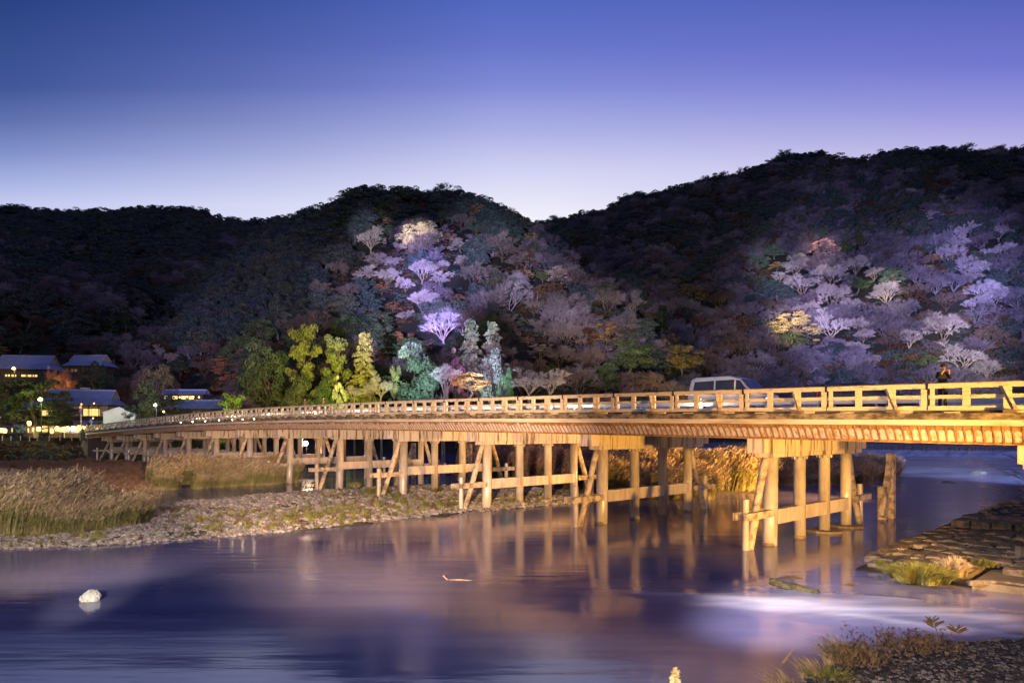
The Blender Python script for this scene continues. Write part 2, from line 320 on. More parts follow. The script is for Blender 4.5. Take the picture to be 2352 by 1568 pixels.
# ------------------------------------------------------------------ terrain
def prof(pts):
    a = np.array(pts, float); return lambda t: np.interp(t, a[:, 0], a[:, 1])
TREE = 7.0
HILLS = [ # silhouette (px, py), ridge distance(px), foot
    (prof([(-900, 470), (-400, 475), (0, 483), (60, 484), (150, 494), (240, 493), (330, 489), (440, 482), (500, 507), (560, 517), (650, 512), (800, 505), (1000, 560), (1300, 640), (1500, 760)]), 720, 320),
    (prof([(-900, 480), (-400, 500), (0, 560), (60, 565), (150, 580), (240, 606), (300, 666), (380, 766), (450, 856), (560, 985), (3400, 985)]), 420, 200),
    (prof([(-900, 985), (0, 985), (150, 905), (250, 845), (350, 770), (430, 705), (500, 640), (560, 590), (620, 535), (700, 500), (780, 470), (830, 449), (900, 444), (970, 443), (1040, 449), (1100, 470),
           (1190, 505), (1230, 538), (1300, 592), (1400, 665), (1480, 725), (1560, 785), (1640, 865), (1690, 985), (3400, 985)]), 430, 190),
    (prof([(-900, 985), (900, 600), (1100, 552), (1240, 520), (1330, 503), (1400, 488), (1440, 462), (1500, 452), (1560, 438), (1640, 418), (1720, 398), (1780, 368), (1820, 360), (1900, 363), (1960, 376),
           (2000, 373), (2060, 352), (2150, 347), (2352, 351), (2700, 340), (3400, 360)]), 700, 300),
    (prof([(-900, 985), (1440, 985), (1500, 920), (1560, 850), (1620, 760), (1700, 655), (1760, 605), (1860, 560), (2000, 540), (2150, 470), (2352, 430), (2700, 400), (3400, 420)]), 470, 270),
]
bank_p = np.array([(-900, 105), (0, 128), (240, 133), (600, 157), (1200, 186), (1560, 212), (1640, 262), (1720, 290), (2400, 296), (3400, 300)], float)
def hill_h(t, Y):
    z = np.full(np.broadcast(t, Y).shape, 4.0)
    for k, (pf, Yr, Yf) in enumerate(HILLS):
        Yr_ = Yr
        if k == 2: Yr_ = np.interp(t, [300, 600, 970, 1250, 1640], [330, 380, 430, 370, 240])
        H = EYE + (HY - pf(t)) / F * Yr_ - TREE - 4.0; Yf = np.maximum(Yf, np.interp(t, bank_p[:, 0], bank_p[:, 1]) + 10)
        u = np.clip((Y - Yf) / (Yr_ - Yf), 0, None)
        g = np.where(u < 1, u * (1.18 - .18 * u), 1 - (u - 1) * 1.2)
        # gullies
        amp = np.sin(np.clip(u, 0, 1) * math.pi)
        zz = 4.0 + H * g + amp * 16 * fbm(t / 95.0 + 3, Y / 75.0, 4, 5 + k) * np.clip(H / 60, 0, 1)
        z = np.maximum(z, zz)
    return z
def bank_Y(t): return np.interp(t, bank_p[:, 0], bank_p[:, 1])
def terrain(t, Y):
    t = np.asarray(t, float); Y = np.asarray(Y, float)
    z = hill_h(t, Y); d = Y - bank_Y(t)
    low = np.interp(d, [-12, -2, 6, 12], [-3, -.6, 3.6, 4.2])
    return np.where(d < 12, np.minimum(low, np.maximum(z, 4.2)), z) 
tt = np.arange(-850, 3350, 13.0); YY = np.concatenate([np.arange(92, 240, 2.2), np.arange(240, 480, 5), np.arange(480, 900, 9)])
T_, Y_ = np.meshgrid(tt, YY); Zt = terrain(T_, Y_)
tag(grid_mesh('hillside_terrain', (T_ - CX) / F * Y_, Y_, Zt, M['hill']), kind='structure')
PYG = np.arange(150, 760, 1.5)
def depth_at(px, py):
    z = terrain(np.full_like(PYG, px), PYG); pr = HY - (z - EYE) / PYG * F
    run = np.minimum.accumulate(pr); k = np.argmax(run <= py)
    return float(PYG[k]) if run[k] <= py else None

# ------------------------------------------------------------------ water
def seg_d(X, Y, pts):
    d = np.full(X.shape, 1e9)
    for (a, b) in zip(pts[:-1], pts[1:]):
        ax, ay = a[0], a[1]; bx, by = b[0], b[1]; L2 = (bx - ax) ** 2 + (by - ay) ** 2
        u = np.clip(((X - ax) * (bx - ax) + (Y - ay) * (by - ay)) / L2, 0, 1)
        d = np.minimum(d, np.hypot(X - ax - u * (bx - ax), Y - ay - u * (by - ay)))
    return d
def weir_Y(t): return np.interp(t, [-900, 1200, 1600, 2240, 3400], [205, 196, 176, 149, 130])
tw = np.arange(-850, 3350, 12.0); Yw = np.concatenate([np.arange(3, 14, .5), 14 * np.exp(np.arange(0, 3.02, .0095))])
TW, YW = np.meshgrid(tw, Yw); XW = (TW - CX) / F * YW
foam_sheen = np.zeros_like(XW); zw = np.zeros_like(XW)
def streak(pts, wid, amt, seed, freq=(.35, 1.6)):
    global foam_sheen, zw
    P_ = [G(a, b) for a, b in pts]; d = seg_d(XW, YW, P_)
    al = np.clip((TW - pts[0][0]) / (pts[1][0] - pts[0][0]), 0, 1)
    w = wid * (.25 + .75 * np.clip((TW - pts[0][0]) / 500, 0, 1))
    n = .72 + 1.5 * fbm(XW * freq[0], YW * freq[1], 4, seed) + .9 * fbm(XW * freq[0] * .4, YW * freq[1] * 2.2, 3, seed + 4)
    d = np.clip(d + w * 1.1 * fbm(XW * .22, YW * .7, 4, seed + 2), 0, 99)
    f = np.exp(-(d / (w * .62)) ** 2) * al * np.clip(n, 0, 1.2) * amt
    foam_sheen = np.maximum(foam_sheen, f); zw = np.maximum(zw, .10 * np.clip(1 - (d / w) ** 2, 0, 1) * al * (.6 + 1.2 * fbm(XW * .5, YW * .9, 3, seed + 9)))
streak([(1330, 1352), (1600, 1368), (1760, 1384), (1950, 1400), (2130, 1410), (2300, 1425)], 2.1, 1.1, 3)
streak([(1500, 1372), (1760, 1395), (2000, 1420), (2180, 1445), (2420, 1478)], .8, .8, 8)
streak([(1640, 1350), (1760, 1352), (1860, 1362), (2100, 1380)], .55, .45, 12, (.8, 2.5))

chop = np.clip((YW - 42) / 60, 0, 1) * np.clip((TW - 1400) / 400, 0, 1) * .9 + .04
foam_sheen = np.maximum(foam_sheen, np.clip(.50 + fbm(XW * .25, YW * .6, 5, 77) * 1.6, 0, .6) * np.clip((YW - 60) / 40, 0, 1) * np.clip((TW - 1500) / 300, 0, 1))
sky_sheen = np.clip((33 - YW) / 9, 0, 1) * np.clip(.13 + .22 * fbm(XW * .10, YW * .55, 4, 91) + .10 * fbm(XW * .3, YW * 2.5, 3, 93), .02, .4); foam_sheen = np.maximum(foam_sheen, sky_sheen)  # pale film brightens the near water in place of reflected sky
WYg = weir_Y(TW); dw = YW - WYg
foam_sheen = np.where(dw > 0, .55 + .3 * fbm(XW * .1, YW * .3, 3, 15), foam_sheen); zw = np.where(dw > 0, 1.22, zw); zw = np.where((dw > -3) & (dw <= 0), 1.22 * (1 + dw / 3), zw)
wf = np.clip(fbm(TW * .25, YW * .3, 3, 40) * 1.5 + .5, .1, .9)
foam_sheen = np.where((dw > -3.4) & (dw <= -.2), wf * .5, foam_sheen); foam_sheen = np.where((dw > -5.5) & (dw <= -3), .65, foam_sheen)
tag(grid_mesh('river_water', XW, YW, zw, M['water'], {'foam_sheen': foam_sheen, 'chop': chop}), kind='structure')

# ------------------------------------------------------------------ islands (gravel bar, reed banks)
ISL = [ # front gravel bar with reed clump
 [(-400, 1300), (0, 1262), (200, 1255), (430, 1240), (700, 1217), (900, 1194), (1060, 1178), (1180, 1168), (1330, 1154), (1400, 1140), (1330, 1128), (1180, 1122), (1000, 1118), (850, 1124), (770, 1128), (610, 1138), (530, 1144), (420, 1156), (370, 1166), (330, 1150), (120, 1140), (-500, 1130)],
 # left back reeds
 [(-600, 1136), (120, 1142), (300, 1136), (345, 1123), (480, 1117), (610, 1109), (690, 1103), (640, 1078), (560, 1066), (240, 1063), (120, 1066), (-600, 1072)],
 # right reed bank behind the bridge
 [(1040, 1094), (1200, 1104), (1330, 1122), (1450, 1140), (1620, 1141), (1738, 1133), (1760, 1112), (1960, 1110), (2040, 1104), (2075, 1086), (2000, 1068), (1800, 1062), (1500, 1058), (1200, 1058), (1040, 1066)],
]
ISLW = [[G(a, b, 0.0) for a, b in p] for p in ISL]
def inside(X, Y, poly):
    c = np.zeros(X.shape, bool); n = len(poly)
    for i in range(n):
        ax, ay = poly[i][0], poly[i][1]; bx, by = poly[i - 1][0], poly[i - 1][1]
        c ^= ((ay > Y) != (by > Y)) & (X < (bx - ax) * (Y - ay) / (by - ay + 1e-12) + ax)
    return c
def isl_z(X, Y):
    z = np.full(X.shape, -1.0)
    for p in ISLW:
        d = seg_d(X, Y, p + [p[0]]); s = np.where(inside(X, Y, p), d, -d)
        z = np.maximum(z, np.clip(s * .11, -.9, .22))
    return z + np.clip(z + 1, 0, 1) * .35 * fbm(X * .45, Y * .45, 4, 21)
ti = np.arange(-500, 2150, 7.0); Yi = 24 * np.exp(np.arange(0, 1.75, .0085)); TI, YI = np.meshgrid(ti, Yi); XI = (TI - CX) / F * YI
tag(grid_mesh('gravel_bar', XI, YI, isl_z(XI, YI), M['gravelg']), kind='structure')

# ------------------------------------------------------------------ scattering of uncountable cover
def scatter(name, pts, rots, scl, pid, protos, label=None, cat=None, kind='stuff'):
    me = bpy.data.meshes.new(name); n = len(pts); me.vertices.add(n); me.vertices.foreach_set('co', np.asarray(pts, np.float32).ravel())
    a = me.attributes.new('rot', 'FLOAT_VECTOR', 'POINT'); a.data.foreach_set('vector', np.asarray(rots, np.float32).ravel())
    a = me.attributes.new('scl', 'FLOAT_VECTOR', 'POINT'); a.data.foreach_set('vector', np.asarray(scl, np.float32).ravel())
    a = me.attributes.new('pid', 'INT', 'POINT'); a.data.foreach_set('value', np.asarray(pid, np.int32))
    o = bpy.data.objects.new(name, me); C.objects.link(o); tag(o, label, cat, kind=kind)
    ng = bpy.data.node_groups.new(name + '_spread', 'GeometryNodeTree'); ng.interface.new_socket('Geometry', in_out='INPUT', socket_type='NodeSocketGeometry'); ng.interface.new_socket('Geometry', in_out='OUTPUT', socket_type='NodeSocketGeometry')
    N = ng.nodes; L = ng.links; gi = N.new('NodeGroupInput'); go = N.new('NodeGroupOutput'); iop = N.new('GeometryNodeInstanceOnPoints')
    def at(nm, ty):
        x = N.new('GeometryNodeInputNamedAttribute'); x.data_type = ty; x.inputs[0].default_value = nm; return x.outputs[0]
    jn = N.new('GeometryNodeJoinGeometry')
    for p in reversed(protos):
        oi = N.new('GeometryNodeObjectInfo'); oi.inputs[0].default_value = p; oi.inputs['As Instance'].default_value = True; L.new(oi.outputs['Geometry'], jn.inputs[0])
    L.new(gi.outputs[0], iop.inputs['Points']); L.new(jn.outputs[0], iop.inputs['Instance']); iop.inputs['Pick Instance'].default_value = True
    L.new(at('pid', 'INT'), iop.inputs['Instance Index']); L.new(at('rot', 'FLOAT_VECTOR'), iop.inputs['Rotation']); L.new(at('scl', 'FLOAT_VECTOR'), iop.inputs['Scale'])
    L.new(iop.outputs[0], go.inputs[0]); md = o.modifiers.new('spread', 'NODES'); md.node_group = ng
    return o
def proto(mb, name, mats, smooth=False): return bpy.data.objects.new(name, mb.mesh(name, mats, smooth))

# stones
def rock_mesh(seed, n=2):
    import bmesh
    bm = bmesh.new(); bmesh.ops.create_icosphere(bm, subdivisions=n, radius=1.0); r = random.Random(seed)
    from mathutils import noise
    off = Vector((r.random() * 50, r.random() * 50, 0)); sx, sy, sz = r.uniform(.8, 1.3), r.uniform(.6, 1), r.uniform(.45, .7)
    for v in bm.verts:
        d = 1 + .35 * noise.noise(v.co * 1.1 + off) + .12 * noise.noise(v.co * 3 + off); v.co = Vector((v.co.x * sx * d, v.co.y * sy * d, v.co.z * sz * d))
    me = bpy.data.meshes.new('river_stone'); bm.to_mesh(me); bm.free(); me.materials.append(M['stone']); return me
rocks = [bpy.data.objects.new('river_stone', rock_mesh(i, 1)) for i in range(6)]
def stones(n):
    t = npr.uniform(-60, 1400, n * 6); Y = 31 + 35 * npr.rand(n * 6) ** 1.3; X = (t - CX) / F * Y
    z = isl_z(X, Y); ins = inside(X, Y, ISLW[0]) & (z > -.08); X, Y, z = X[ins][:n], Y[ins][:n], z[ins][:n]; k = len(X)
    keep_ = (fbm(X * .5, Y * .5, 3, 90) > -.12) | (npr.rand(k) < .35); X, Y, z = X[keep_], Y[keep_], z[keep_]; k = len(X); s = (.035 + .17 * npr.rand(k) ** 3.2) * np.interp(Y, [30, 60], [1, 1.5])
    scatter('gravel_stones', np.stack([X, Y, z + s * .2], 1), np.stack([npr.uniform(-.4, .4, k), npr.uniform(-.4, .4, k), npr.uniform(0, 6.3, k)], 1), np.stack([s, s, s], 1), npr.randint(0, 6, k), rocks,
            'pale rounded river stones covering the gravel bar in front of the bridge piles', 'gravel')
stones(34000)

# reeds
def reed_proto(seed, H=2.2, green=True, n=70):
    r = np.random.RandomState(seed); mb = MB()
    b = np.stack([r.uniform(-.45, .45, n), r.uniform(-.45, .45, n), np.zeros(n)], 1); h = H * r.uniform(.65, 1.05, n)
    lean = np.stack([.06 + .30 * r.rand(n), r.uniform(-.2, .2, n)], 1) * H
    def pos(f): return np.stack([b[:, 0] + lean[:, 0] * f ** 2, b[:, 1] + lean[:, 1] * f ** 2, h * f], 1)
    w = .007 + .006 * r.rand(n)
    for f0, f1 in ((0, .5), (.5, .9)):
        p0, p1 = pos(f0), pos(f1); side = np.stack([np.cos(r.rand(n) * 0 + .4) * w, np.sin(r.rand(n) * 0 + .4) * w, 0 * w], 1)
        mb.quads((p0 + p1) / 2, side, (p1 - p0) / 2)
    for k in range(11): # leaves
        f = r.uniform(.15, .8, n); p = np.stack([b[:, 0] + lean[:, 0] * f ** 2, b[:, 1] + lean[:, 1] * f ** 2, h * f], 1); a = r.uniform(0, 6.3, n)
        d = np.stack([np.cos(a) * .3 + .22, np.sin(a) * .25, r.uniform(-.05, .3, n)], 1) * H * .22
        s_ = np.stack([-np.sin(a), np.cos(a), 0 * a], 1) * .026
        mb.tris(p - s_, p + s_, p + d)
    sel = r.rand(n) < .5
    p = pos(.92)[sel]; m = len(p)
    for k in range(7): # plume tuft
        o = np.stack([r.uniform(0, .30, m), r.normal(0, .04, m), r.uniform(-.06, .24, m)], 1) * H / 2.2
        d = np.stack([r.uniform(.0, .10, m), r.normal(0, .03, m), r.uniform(.02, .12, m)], 1); s_ = np.stack([r.normal(0, .6, m), r.normal(0, 1, m), r.normal(0, .4, m)], 1) * .016
        mb.quads(p + o * np.array([1, 1, 1]), d, s_, 1)
    return proto(mb, 'reed_clump', [M['reed'], M['plume']] if green else [M['reedb'], M['plumeb']])
RG = [reed_proto(i) for i in range(5)]; RB = [reed_proto(i + 20, green=False) for i in range(5)]
def reedbed(name, poly, n, h, protos, label, z0=None, win=None, jit=.25):
    pw = [G(a, b, 0.3) for a, b in poly]; xs = [p.x for p in pw]; ys = [p.y for p in pw]
    X = npr.uniform(min(xs), max(xs), n * 4); Y = npr.uniform(min(ys), max(ys), n * 4)
    k = inside(X, Y, pw) & (fbm(X * .35, Y * .35, 3, 31) > -.10); X, Y = X[k][:n], Y[k][:n]; m = len(X)
    z = np.maximum(isl_z(X, Y), .0); s = h / 2.2 * npr.uniform(1 - jit, 1 + jit, m) * (1 + 1.6 * fbm(X * .3, Y * .3, 3, 8))
    scatter(name, np.stack([X, Y, z], 1), np.stack([npr.uniform(-.1, .1, m), npr.uniform(-.05, .12, m), npr.uniform(-.6, .6, m)], 1), np.stack([s * 1.2, s * 1.2, s], 1), npr.randint(0, len(protos), m), protos, label, 'reeds')
reedbed('reed_clumps', [(-250, 1250), (0, 1232), (150, 1222), (300, 1204), (350, 1182), (335, 1172), (200, 1174), (0, 1172), (-260, 1185)], 1900, 1.85, RG, 'tall pale reeds with blurred plumes at the left end of the gravel bar')
reedbed('reed_clumps', [(350, 1119), (480, 1114), (610, 1107), (680, 1102), (620, 1090), (450, 1092), (345, 1104)], 1300, 1.6, RG, 'pale green reeds along the inlet left of the bridge piles')
reedbed('reed_clumps', [(-300, 1170), (0, 1165), (200, 1160), (330, 1135), (340, 1112), (620, 1090), (640, 1080), (560, 1068), (240, 1065), (120, 1068), (-300, 1080)], 7500, .72, RB, 'brown feathery reeds spread between the pale reeds and the far embankment')
reedbed('reed_clumps', [(1060, 1092), (1200, 1102), (1330, 1120), (1380, 1126), (1390, 1072), (1200, 1062), (1060, 1068)], 2600, 2.3, RB, 'rust brown reeds seen between the bridge piles near mid river')
reedbed('reed_clumps', [(1380, 1127), (1450, 1137), (1620, 1138), (1735, 1130), (1745, 1112), (1700, 1090), (1380, 1090)], 2600, 2.35, RG, 'orange lit tall reeds on the bank behind the pier, right of centre')
reedbed('reed_clumps', [(1380, 1090), (1745, 1094), (1760, 1109), (1960, 1107), (2035, 1101), (2066, 1086), (1990, 1070), (1800, 1064), (1380, 1062)], 3200, 1.6, RB, 'dark brown reeds on the river bank point behind the front pier')

# grass tufts
def tuft(mb, c, n, h, spread, lean=(0, 0), mi=0, w=.012, r=None):
    r = r or npr; c = np.asarray(c)
    a = r.uniform(0, 6.3, n); q = r.rand(n) ** .7; base = c + np.stack([np.cos(a) * q * spread * .34, np.sin(a) * q * spread * .34, 0 * a], 1)
    hh = h * r.uniform(.55, 1.05, n); a2 = a + r.normal(0, .5, n); q2 = q * r.uniform(.3, 1.1, n); out = np.stack([np.cos(a2) * q2 * spread * .42 + lean[0] * hh, np.sin(a2) * q2 * spread * .42 + lean[1] * hh, 0 * a], 1); hh = hh * (1 - .35 * q * q)
    prev = base; s_ = np.stack([-np.sin(a * 3), np.cos(a * 3), 0 * a], 1) * w
    for k, f in enumerate((.4, .75, 1.0)):
        cur = base + out * f ** 2.2 + np.stack([0 * a, 0 * a, hh * (f - .28 * f ** 3)], 1)
        if k < 2: mb.quads((prev + cur) / 2, s_ * (1 - .35 * k), (cur - prev) / 2, mi)
        else: mb.tris(prev - s_ * .4, prev + s_ * .4, cur, mi)
        prev = cur
def tuft_thing(name, px, py, z, n, h, spread, label, mt='grass', lean=(0, 0), group=None, w=.012):
    mb = MB(); tuft(mb, (0, 0, 0), n, h, spread, lean, w=w); o = mb.build(name, M[mt]); o.location = G(px, py, z); tag(o, label, 'grass tuft', group); return o
def low_cover():
    protos = []
    for i in range(3):
        mb = MB(); tuft(mb, (0, 0, 0), 40, .45, .4, r=np.random.RandomState(i)); protos.append(proto(mb, 'grass_tuft', M['grass'] if i < 2 else M['reedb']))
    pts = []
    for (px, py, n, sp) in [(400, 1170, 40, 1.2), (480, 1200, 10, 1), (870, 1140, 60, 2), (970, 1165, 50, 1.5), (1030, 1160, 45, 1.2), (820, 1160, 60, 3), (700, 1185, 60, 3), (620, 1205, 50, 3), (900, 1180, 80, 3), (1250, 1140, 50, 2), (1180, 1150, 40, 2), (760, 1135, 40, 3), (20, 1240, 60, 3), (120, 1235, 60, 3), (1400, 1115, 60, 3), (1360, 1130, 60, 2), (560, 1180, 60, 3), (1360, 1130, 60, 2), (760, 1180, 90, 3), (1360, 1130, 60, 2), (950, 1150, 80, 3), (1360, 1130, 60, 2), (1100, 1150, 70, 3), (1360, 1130, 60, 2), (500, 1215, 40, 3)]:
        c = G(px, py, .3)
        for k in range(n): pts.append((c.x + rnd.gauss(0, sp * .6), c.y + rnd.gauss(0, sp * .6)))
    a = np.array(pts); z = isl_z(a[:, 0], a[:, 1]); ok = z > .02; a = a[ok]; z = z[ok]; n = len(a); s = npr.uniform(.5, 1.3, n)
    scatter('bank_grass', np.column_stack([a, z]), np.column_stack([0 * s, 0 * s, npr.uniform(0, 6, n)]), np.column_stack([s, s, s]), npr.randint(0, 3, n), protos, 'sparse low green and brown grass growing among the gravel stones', 'grass')
low_cover()
for i, (px, py, n, h, sp, lb) in enumerate([(868, 1134, 1200, .95, 2.6, 'big olive grass clump beside the second standing timber brace, on the gravel'), (1000, 1130, 500, .7, 1.6, 'small olive grass clump between gravel bar and bridge piles'), (815, 1118, 350, .8, 1.4, 'dry grass clump at the back edge of the gravel by the inlet'), (1392, 1112, 900, 1.1, 2.2, 'green grass clump growing on the stones behind the second pier')]):
    tuft_thing('grass_clump', px, py, .3, n, h, sp, lb, 'grass' if i < 2 else 'reed', (.1, 0))

# ------------------------------------------------------------------ the bridge (local frame: x along the deck, y = -s across, z up)
PH = R(133.05); PO = Vector((12.6, 33.2, 0))
U = Vector((-.6826, .7308, 0)); Vv = Vector((.7308, .6826, 0))
def BW(t, s, z): return PO + U * t + Vv * s + Vector((0, 0, z))
_zp = np.polyfit([-30, -20, -8.7, -1, 8.7, 18.4, 28, 37.8, 57.8, 68.4, 80, 97, 115, 133, 142], [6.95, 7.1, 7.30, 7.45, 7.61, 7.72, 7.80, 7.88, 7.98, 7.93, 7.78, 7.40, 6.98, 6.62, 6.4], 5)
def zt(t): return float(np.polyval(_zp, t))
T0, T1 = -30.0, 137.0
bridge = empty('road_bridge', PO, PH, 'long low timber-railed road bridge on rows of concrete piles crossing the whole river', 'bridge')
def sweep(mb, prof_, ts, mi=0, close=True):
    b = mb.n; k = len(prof_); vs = []
    for t in ts:
        z = zt(t); vs += [(t, -s, z + dz) for s, dz in prof_]
    fs = []
    for i in range(len(ts) - 1):
        for j in range(k if close else k - 1):
            fs.append((i * k + j, (i + 1) * k + j, (i + 1) * k + (j + 1) % k, i * k + (j + 1) % k))
    if close: fs.append(tuple(range(k))); fs.append(tuple((len(ts) - 1) * k + j for j in range(k - 1, -1, -1)))
    mb.add(vs, fs, mi)
tl = list(np.arange(T0, T1 + .01, 2.54))
mb = MB(); sweep(mb, [(-1.95, -1.15), (11.1, -1.15), (11.1, -1.5), (9.4, -1.9), (-.3, -1.9), (-1.95, -1.5)], tl, 0)
deck = mb.build('deck', [M['dark']], bridge)
mb = MB(); sweep(mb, [(.6, -1.06), (8.6, -1.06), (8.6, -1.14), (.6, -1.14)], tl); mb.build('roadway', M['road'], deck)
mb = MB(); sweep(mb, [(-1.9, -.97), (.4, -.97), (.4, -1.148), (-1.9, -1.148)], tl); mb.build('footway', M['slab'], deck)
mb = MB(); sweep(mb, [(8.8, -.97), (11.05, -.97), (11.05, -1.148), (8.8, -1.148)], tl); mb.build('footway', M['slab'], deck)
mb = MB(); sweep(mb, [(-2.32, -1.13), (-1.96, -1.13), (-1.96, -1.38), (-2.32, -1.38)], tl); mb.build('edge_beam', M['edge'], bridge)
mb = MB(); sweep(mb, [(-2.26, -1.385), (-1.97, -1.385), (-1.97, -1.60), (-2.26, -1.60)], tl); mb.build('fascia_board', M['strip'], bridge)
mb = MB(); sweep(mb, [(11.12, -1.13), (11.4, -1.13), (11.4, -1.6), (11.12, -1.6)], tl); mb.build('edge_beam', M['edge'], bridge)
# ribbed fascia below the boards
fs_top, fs_bot, zt_, zb_ = -2.22, -1.72, -1.61, -2.24
mb = MB()
sweep(mb, [(fs_top, zt_), (fs_top + .06, zt_), (fs_bot + .06, zb_), (fs_bot, zb_)], tl, 0)
for k, t in enumerate(np.arange(T0 + .15, T1, .30)):
    t = t + rnd.uniform(-.008, .008); z = zt(t); w = .022; o = .03
    a = [(t - w, -fs_top + o, z + zt_), (t + w, -fs_top + o, z + zt_), (t + w + .03, -fs_bot + o, z + zb_ - .02), (t - w + .03, -fs_bot + o, z + zb_ - .02)]
    b2 = [(x, y - o - .005, zz) for x, y, zz in a]
    mb.add(a + b2, [(0, 1, 2, 3), (0, 4, 5, 1), (1, 5, 6, 2), (3, 2, 6, 7), (0, 3, 7, 4)], 0)
    if t < 110: # the worn faces between two ribs
        t2 = t + .30; z2 = zt(t2)
        def q(tt, f, zz): return (tt + .03 * f, -(fs_top + (fs_bot - fs_top) * f) + .012, zz + zt_ + (zb_ - zt_) * f)
        c0 = .22 + rnd.uniform(-.05, .06) if t < 14 else rnd.uniform(.0, .3)
        mb.add([q(t + w + .025, c0 + .08, z), q((t + t2) / 2, c0, (z + z2) / 2), q(t2 - w - .025, c0 + .08, z2), q(t2 - w - .015, .93, z2), q(t + w + .015, .93, z)], [(0, 1, 2, 3, 4)], 1 if t < 9 + 6 * rnd.random() else 2)
sweep(mb, [(fs_bot - .05, zb_ - .002), (fs_bot + .1, zb_ - .002), (fs_bot + .1, zb_ - .06), (fs_bot - .05, zb_ - .06)], tl, 0)
mb.build('ribbed_fascia', [M['ochre'], M['worn'], M['wornp']], bridge)
# girders under the deck
for s in (1.6, 4.6, 7.6):
    mb = MB(); sweep(mb, [(s - .3, -1.902), (s + .3, -1.902), (s + .3, -2.255), (s - .3, -2.255)], tl); mb.build('girder', M['dark'], bridge)

# near railing
per = 3.81; tj = .26 - 8 * per
def railing(s, name, near=True):
    mb = MB()
    joints = [tj + i * per for i in range(int((T1 - tj) / per) + 1)]
    for a in joints:
        b = a + per
        ts = [a + .035, a + per / 3, a + 2 * per / 3, b - .035]
        sweep(mb, [(s - .11, -.012), (s + .11, -.012), (s + .11, -.19), (s - .11, -.19)], ts, 0)
        sweep(mb, [(s - .125, .015), (s + .125, .015), (s + .125, -.010), (s - .125, -.010)], ts, 1)
        sweep(mb, [(s - .045, -.44), (s + .045, -.44), (s + .045, -.58), (s - .045, -.58)], ts, 0)
        sweep(mb, [(s - .10, -.86), (s + .10, -.86), (s + .10, -1.02), (s - .10, -1.02)], ts, 0)
        if near:
            z = zt(a); mb.box((a, -s, z - .10), (.075, .27, .26), None, 2)
            mb.box((a + .9, -s, z - 1.075), (.7, .16, .09), None, 0); mb.box((a + 3.0, -s, z - 1.075), (.5, .16, .09), None, 0)
    rl = mb.build(name, [M['rail'], M['railtop'], M['strap']], bridge)
    ts = [tj + i * per / 3 for i in range(int((T1 - tj) / (per / 3)) + 1)]
    return rl, ts
rl, ts = railing(-2.14, 'railing')
pm = MB(); pm.box((0, 0, -.525), (.23, .13, .664)); pme = pm.mesh('rail_post', M['rail'])
jm = MB(); jm.box((-.15, 0, -.525), (.13, .13, .664)); jm.box((.13, 0, -.525), (.19, .13, .664)); jm.box((-.045, 0, -.52), (.06, .05, .64), None, 1); jme = jm.mesh('rail_post', [M['rail'], M['strap']])
bm_ = MB(); bm_.bar((.12, .12, -.2), (-.30, .52, -1.0), .13, .13); bme = bm_.mesh('raking_strut', M['wood'])
gm = MB(); gm.box((-.15, .27, -1.065), (.34, .72, .11)); gme = gm.mesh('strut_foot', M['dark'])
late = MB(); nb = 0
for i, t in enumerate(ts):
    me = jme if i % 3 == 0 else pme
    vis = t < 92 and t > -16.5
    if vis and nb < 96:
        o = bpy.data.objects.new('rail_post', me); C.objects.link(o); o.parent = rl; o.location = (t, 2.14, zt(t)); nb += 1
    else:
        late.box((t, 2.14, zt(t) - .525), (.23, .13, .664))
    if i % 3 == 1:
        o = bpy.data.objects.new('raking_strut', bme); C.objects.link(o); o.parent = rl; o.location = (t, 2.14, zt(t))
        o = bpy.data.objects.new('strut_foot', gme); C.objects.link(o); o.parent = rl; o.location = (t, 2.14, zt(t))
tag(late.build('rail_post', M['rail'], rl), kind='stuff')
rl2, ts2 = railing(11.2, 'railing', False)
late = MB()
for t in ts2: late.box((t, -11.2, zt(t) - .525), (.23, .13, .664))
tag(late.build('rail_post', M['rail'], rl2), kind='stuff')
# guard rail added in place of the headlight streak, between footway and roadway, with pale delineators
for s in (.5, 8.7):
    gr = MB(); sweep(gr, [(s - .03, -.42), (s + .03, -.42), (s + .03, -.66), (s - .03, -.66)], tl)
    for t in np.arange(T0, T1, 2.54): gr.box((t, -s, zt(t) - .76), (.09, .09, .40), None, 0)
    gr.build('streak_rail', M['white'], bridge)

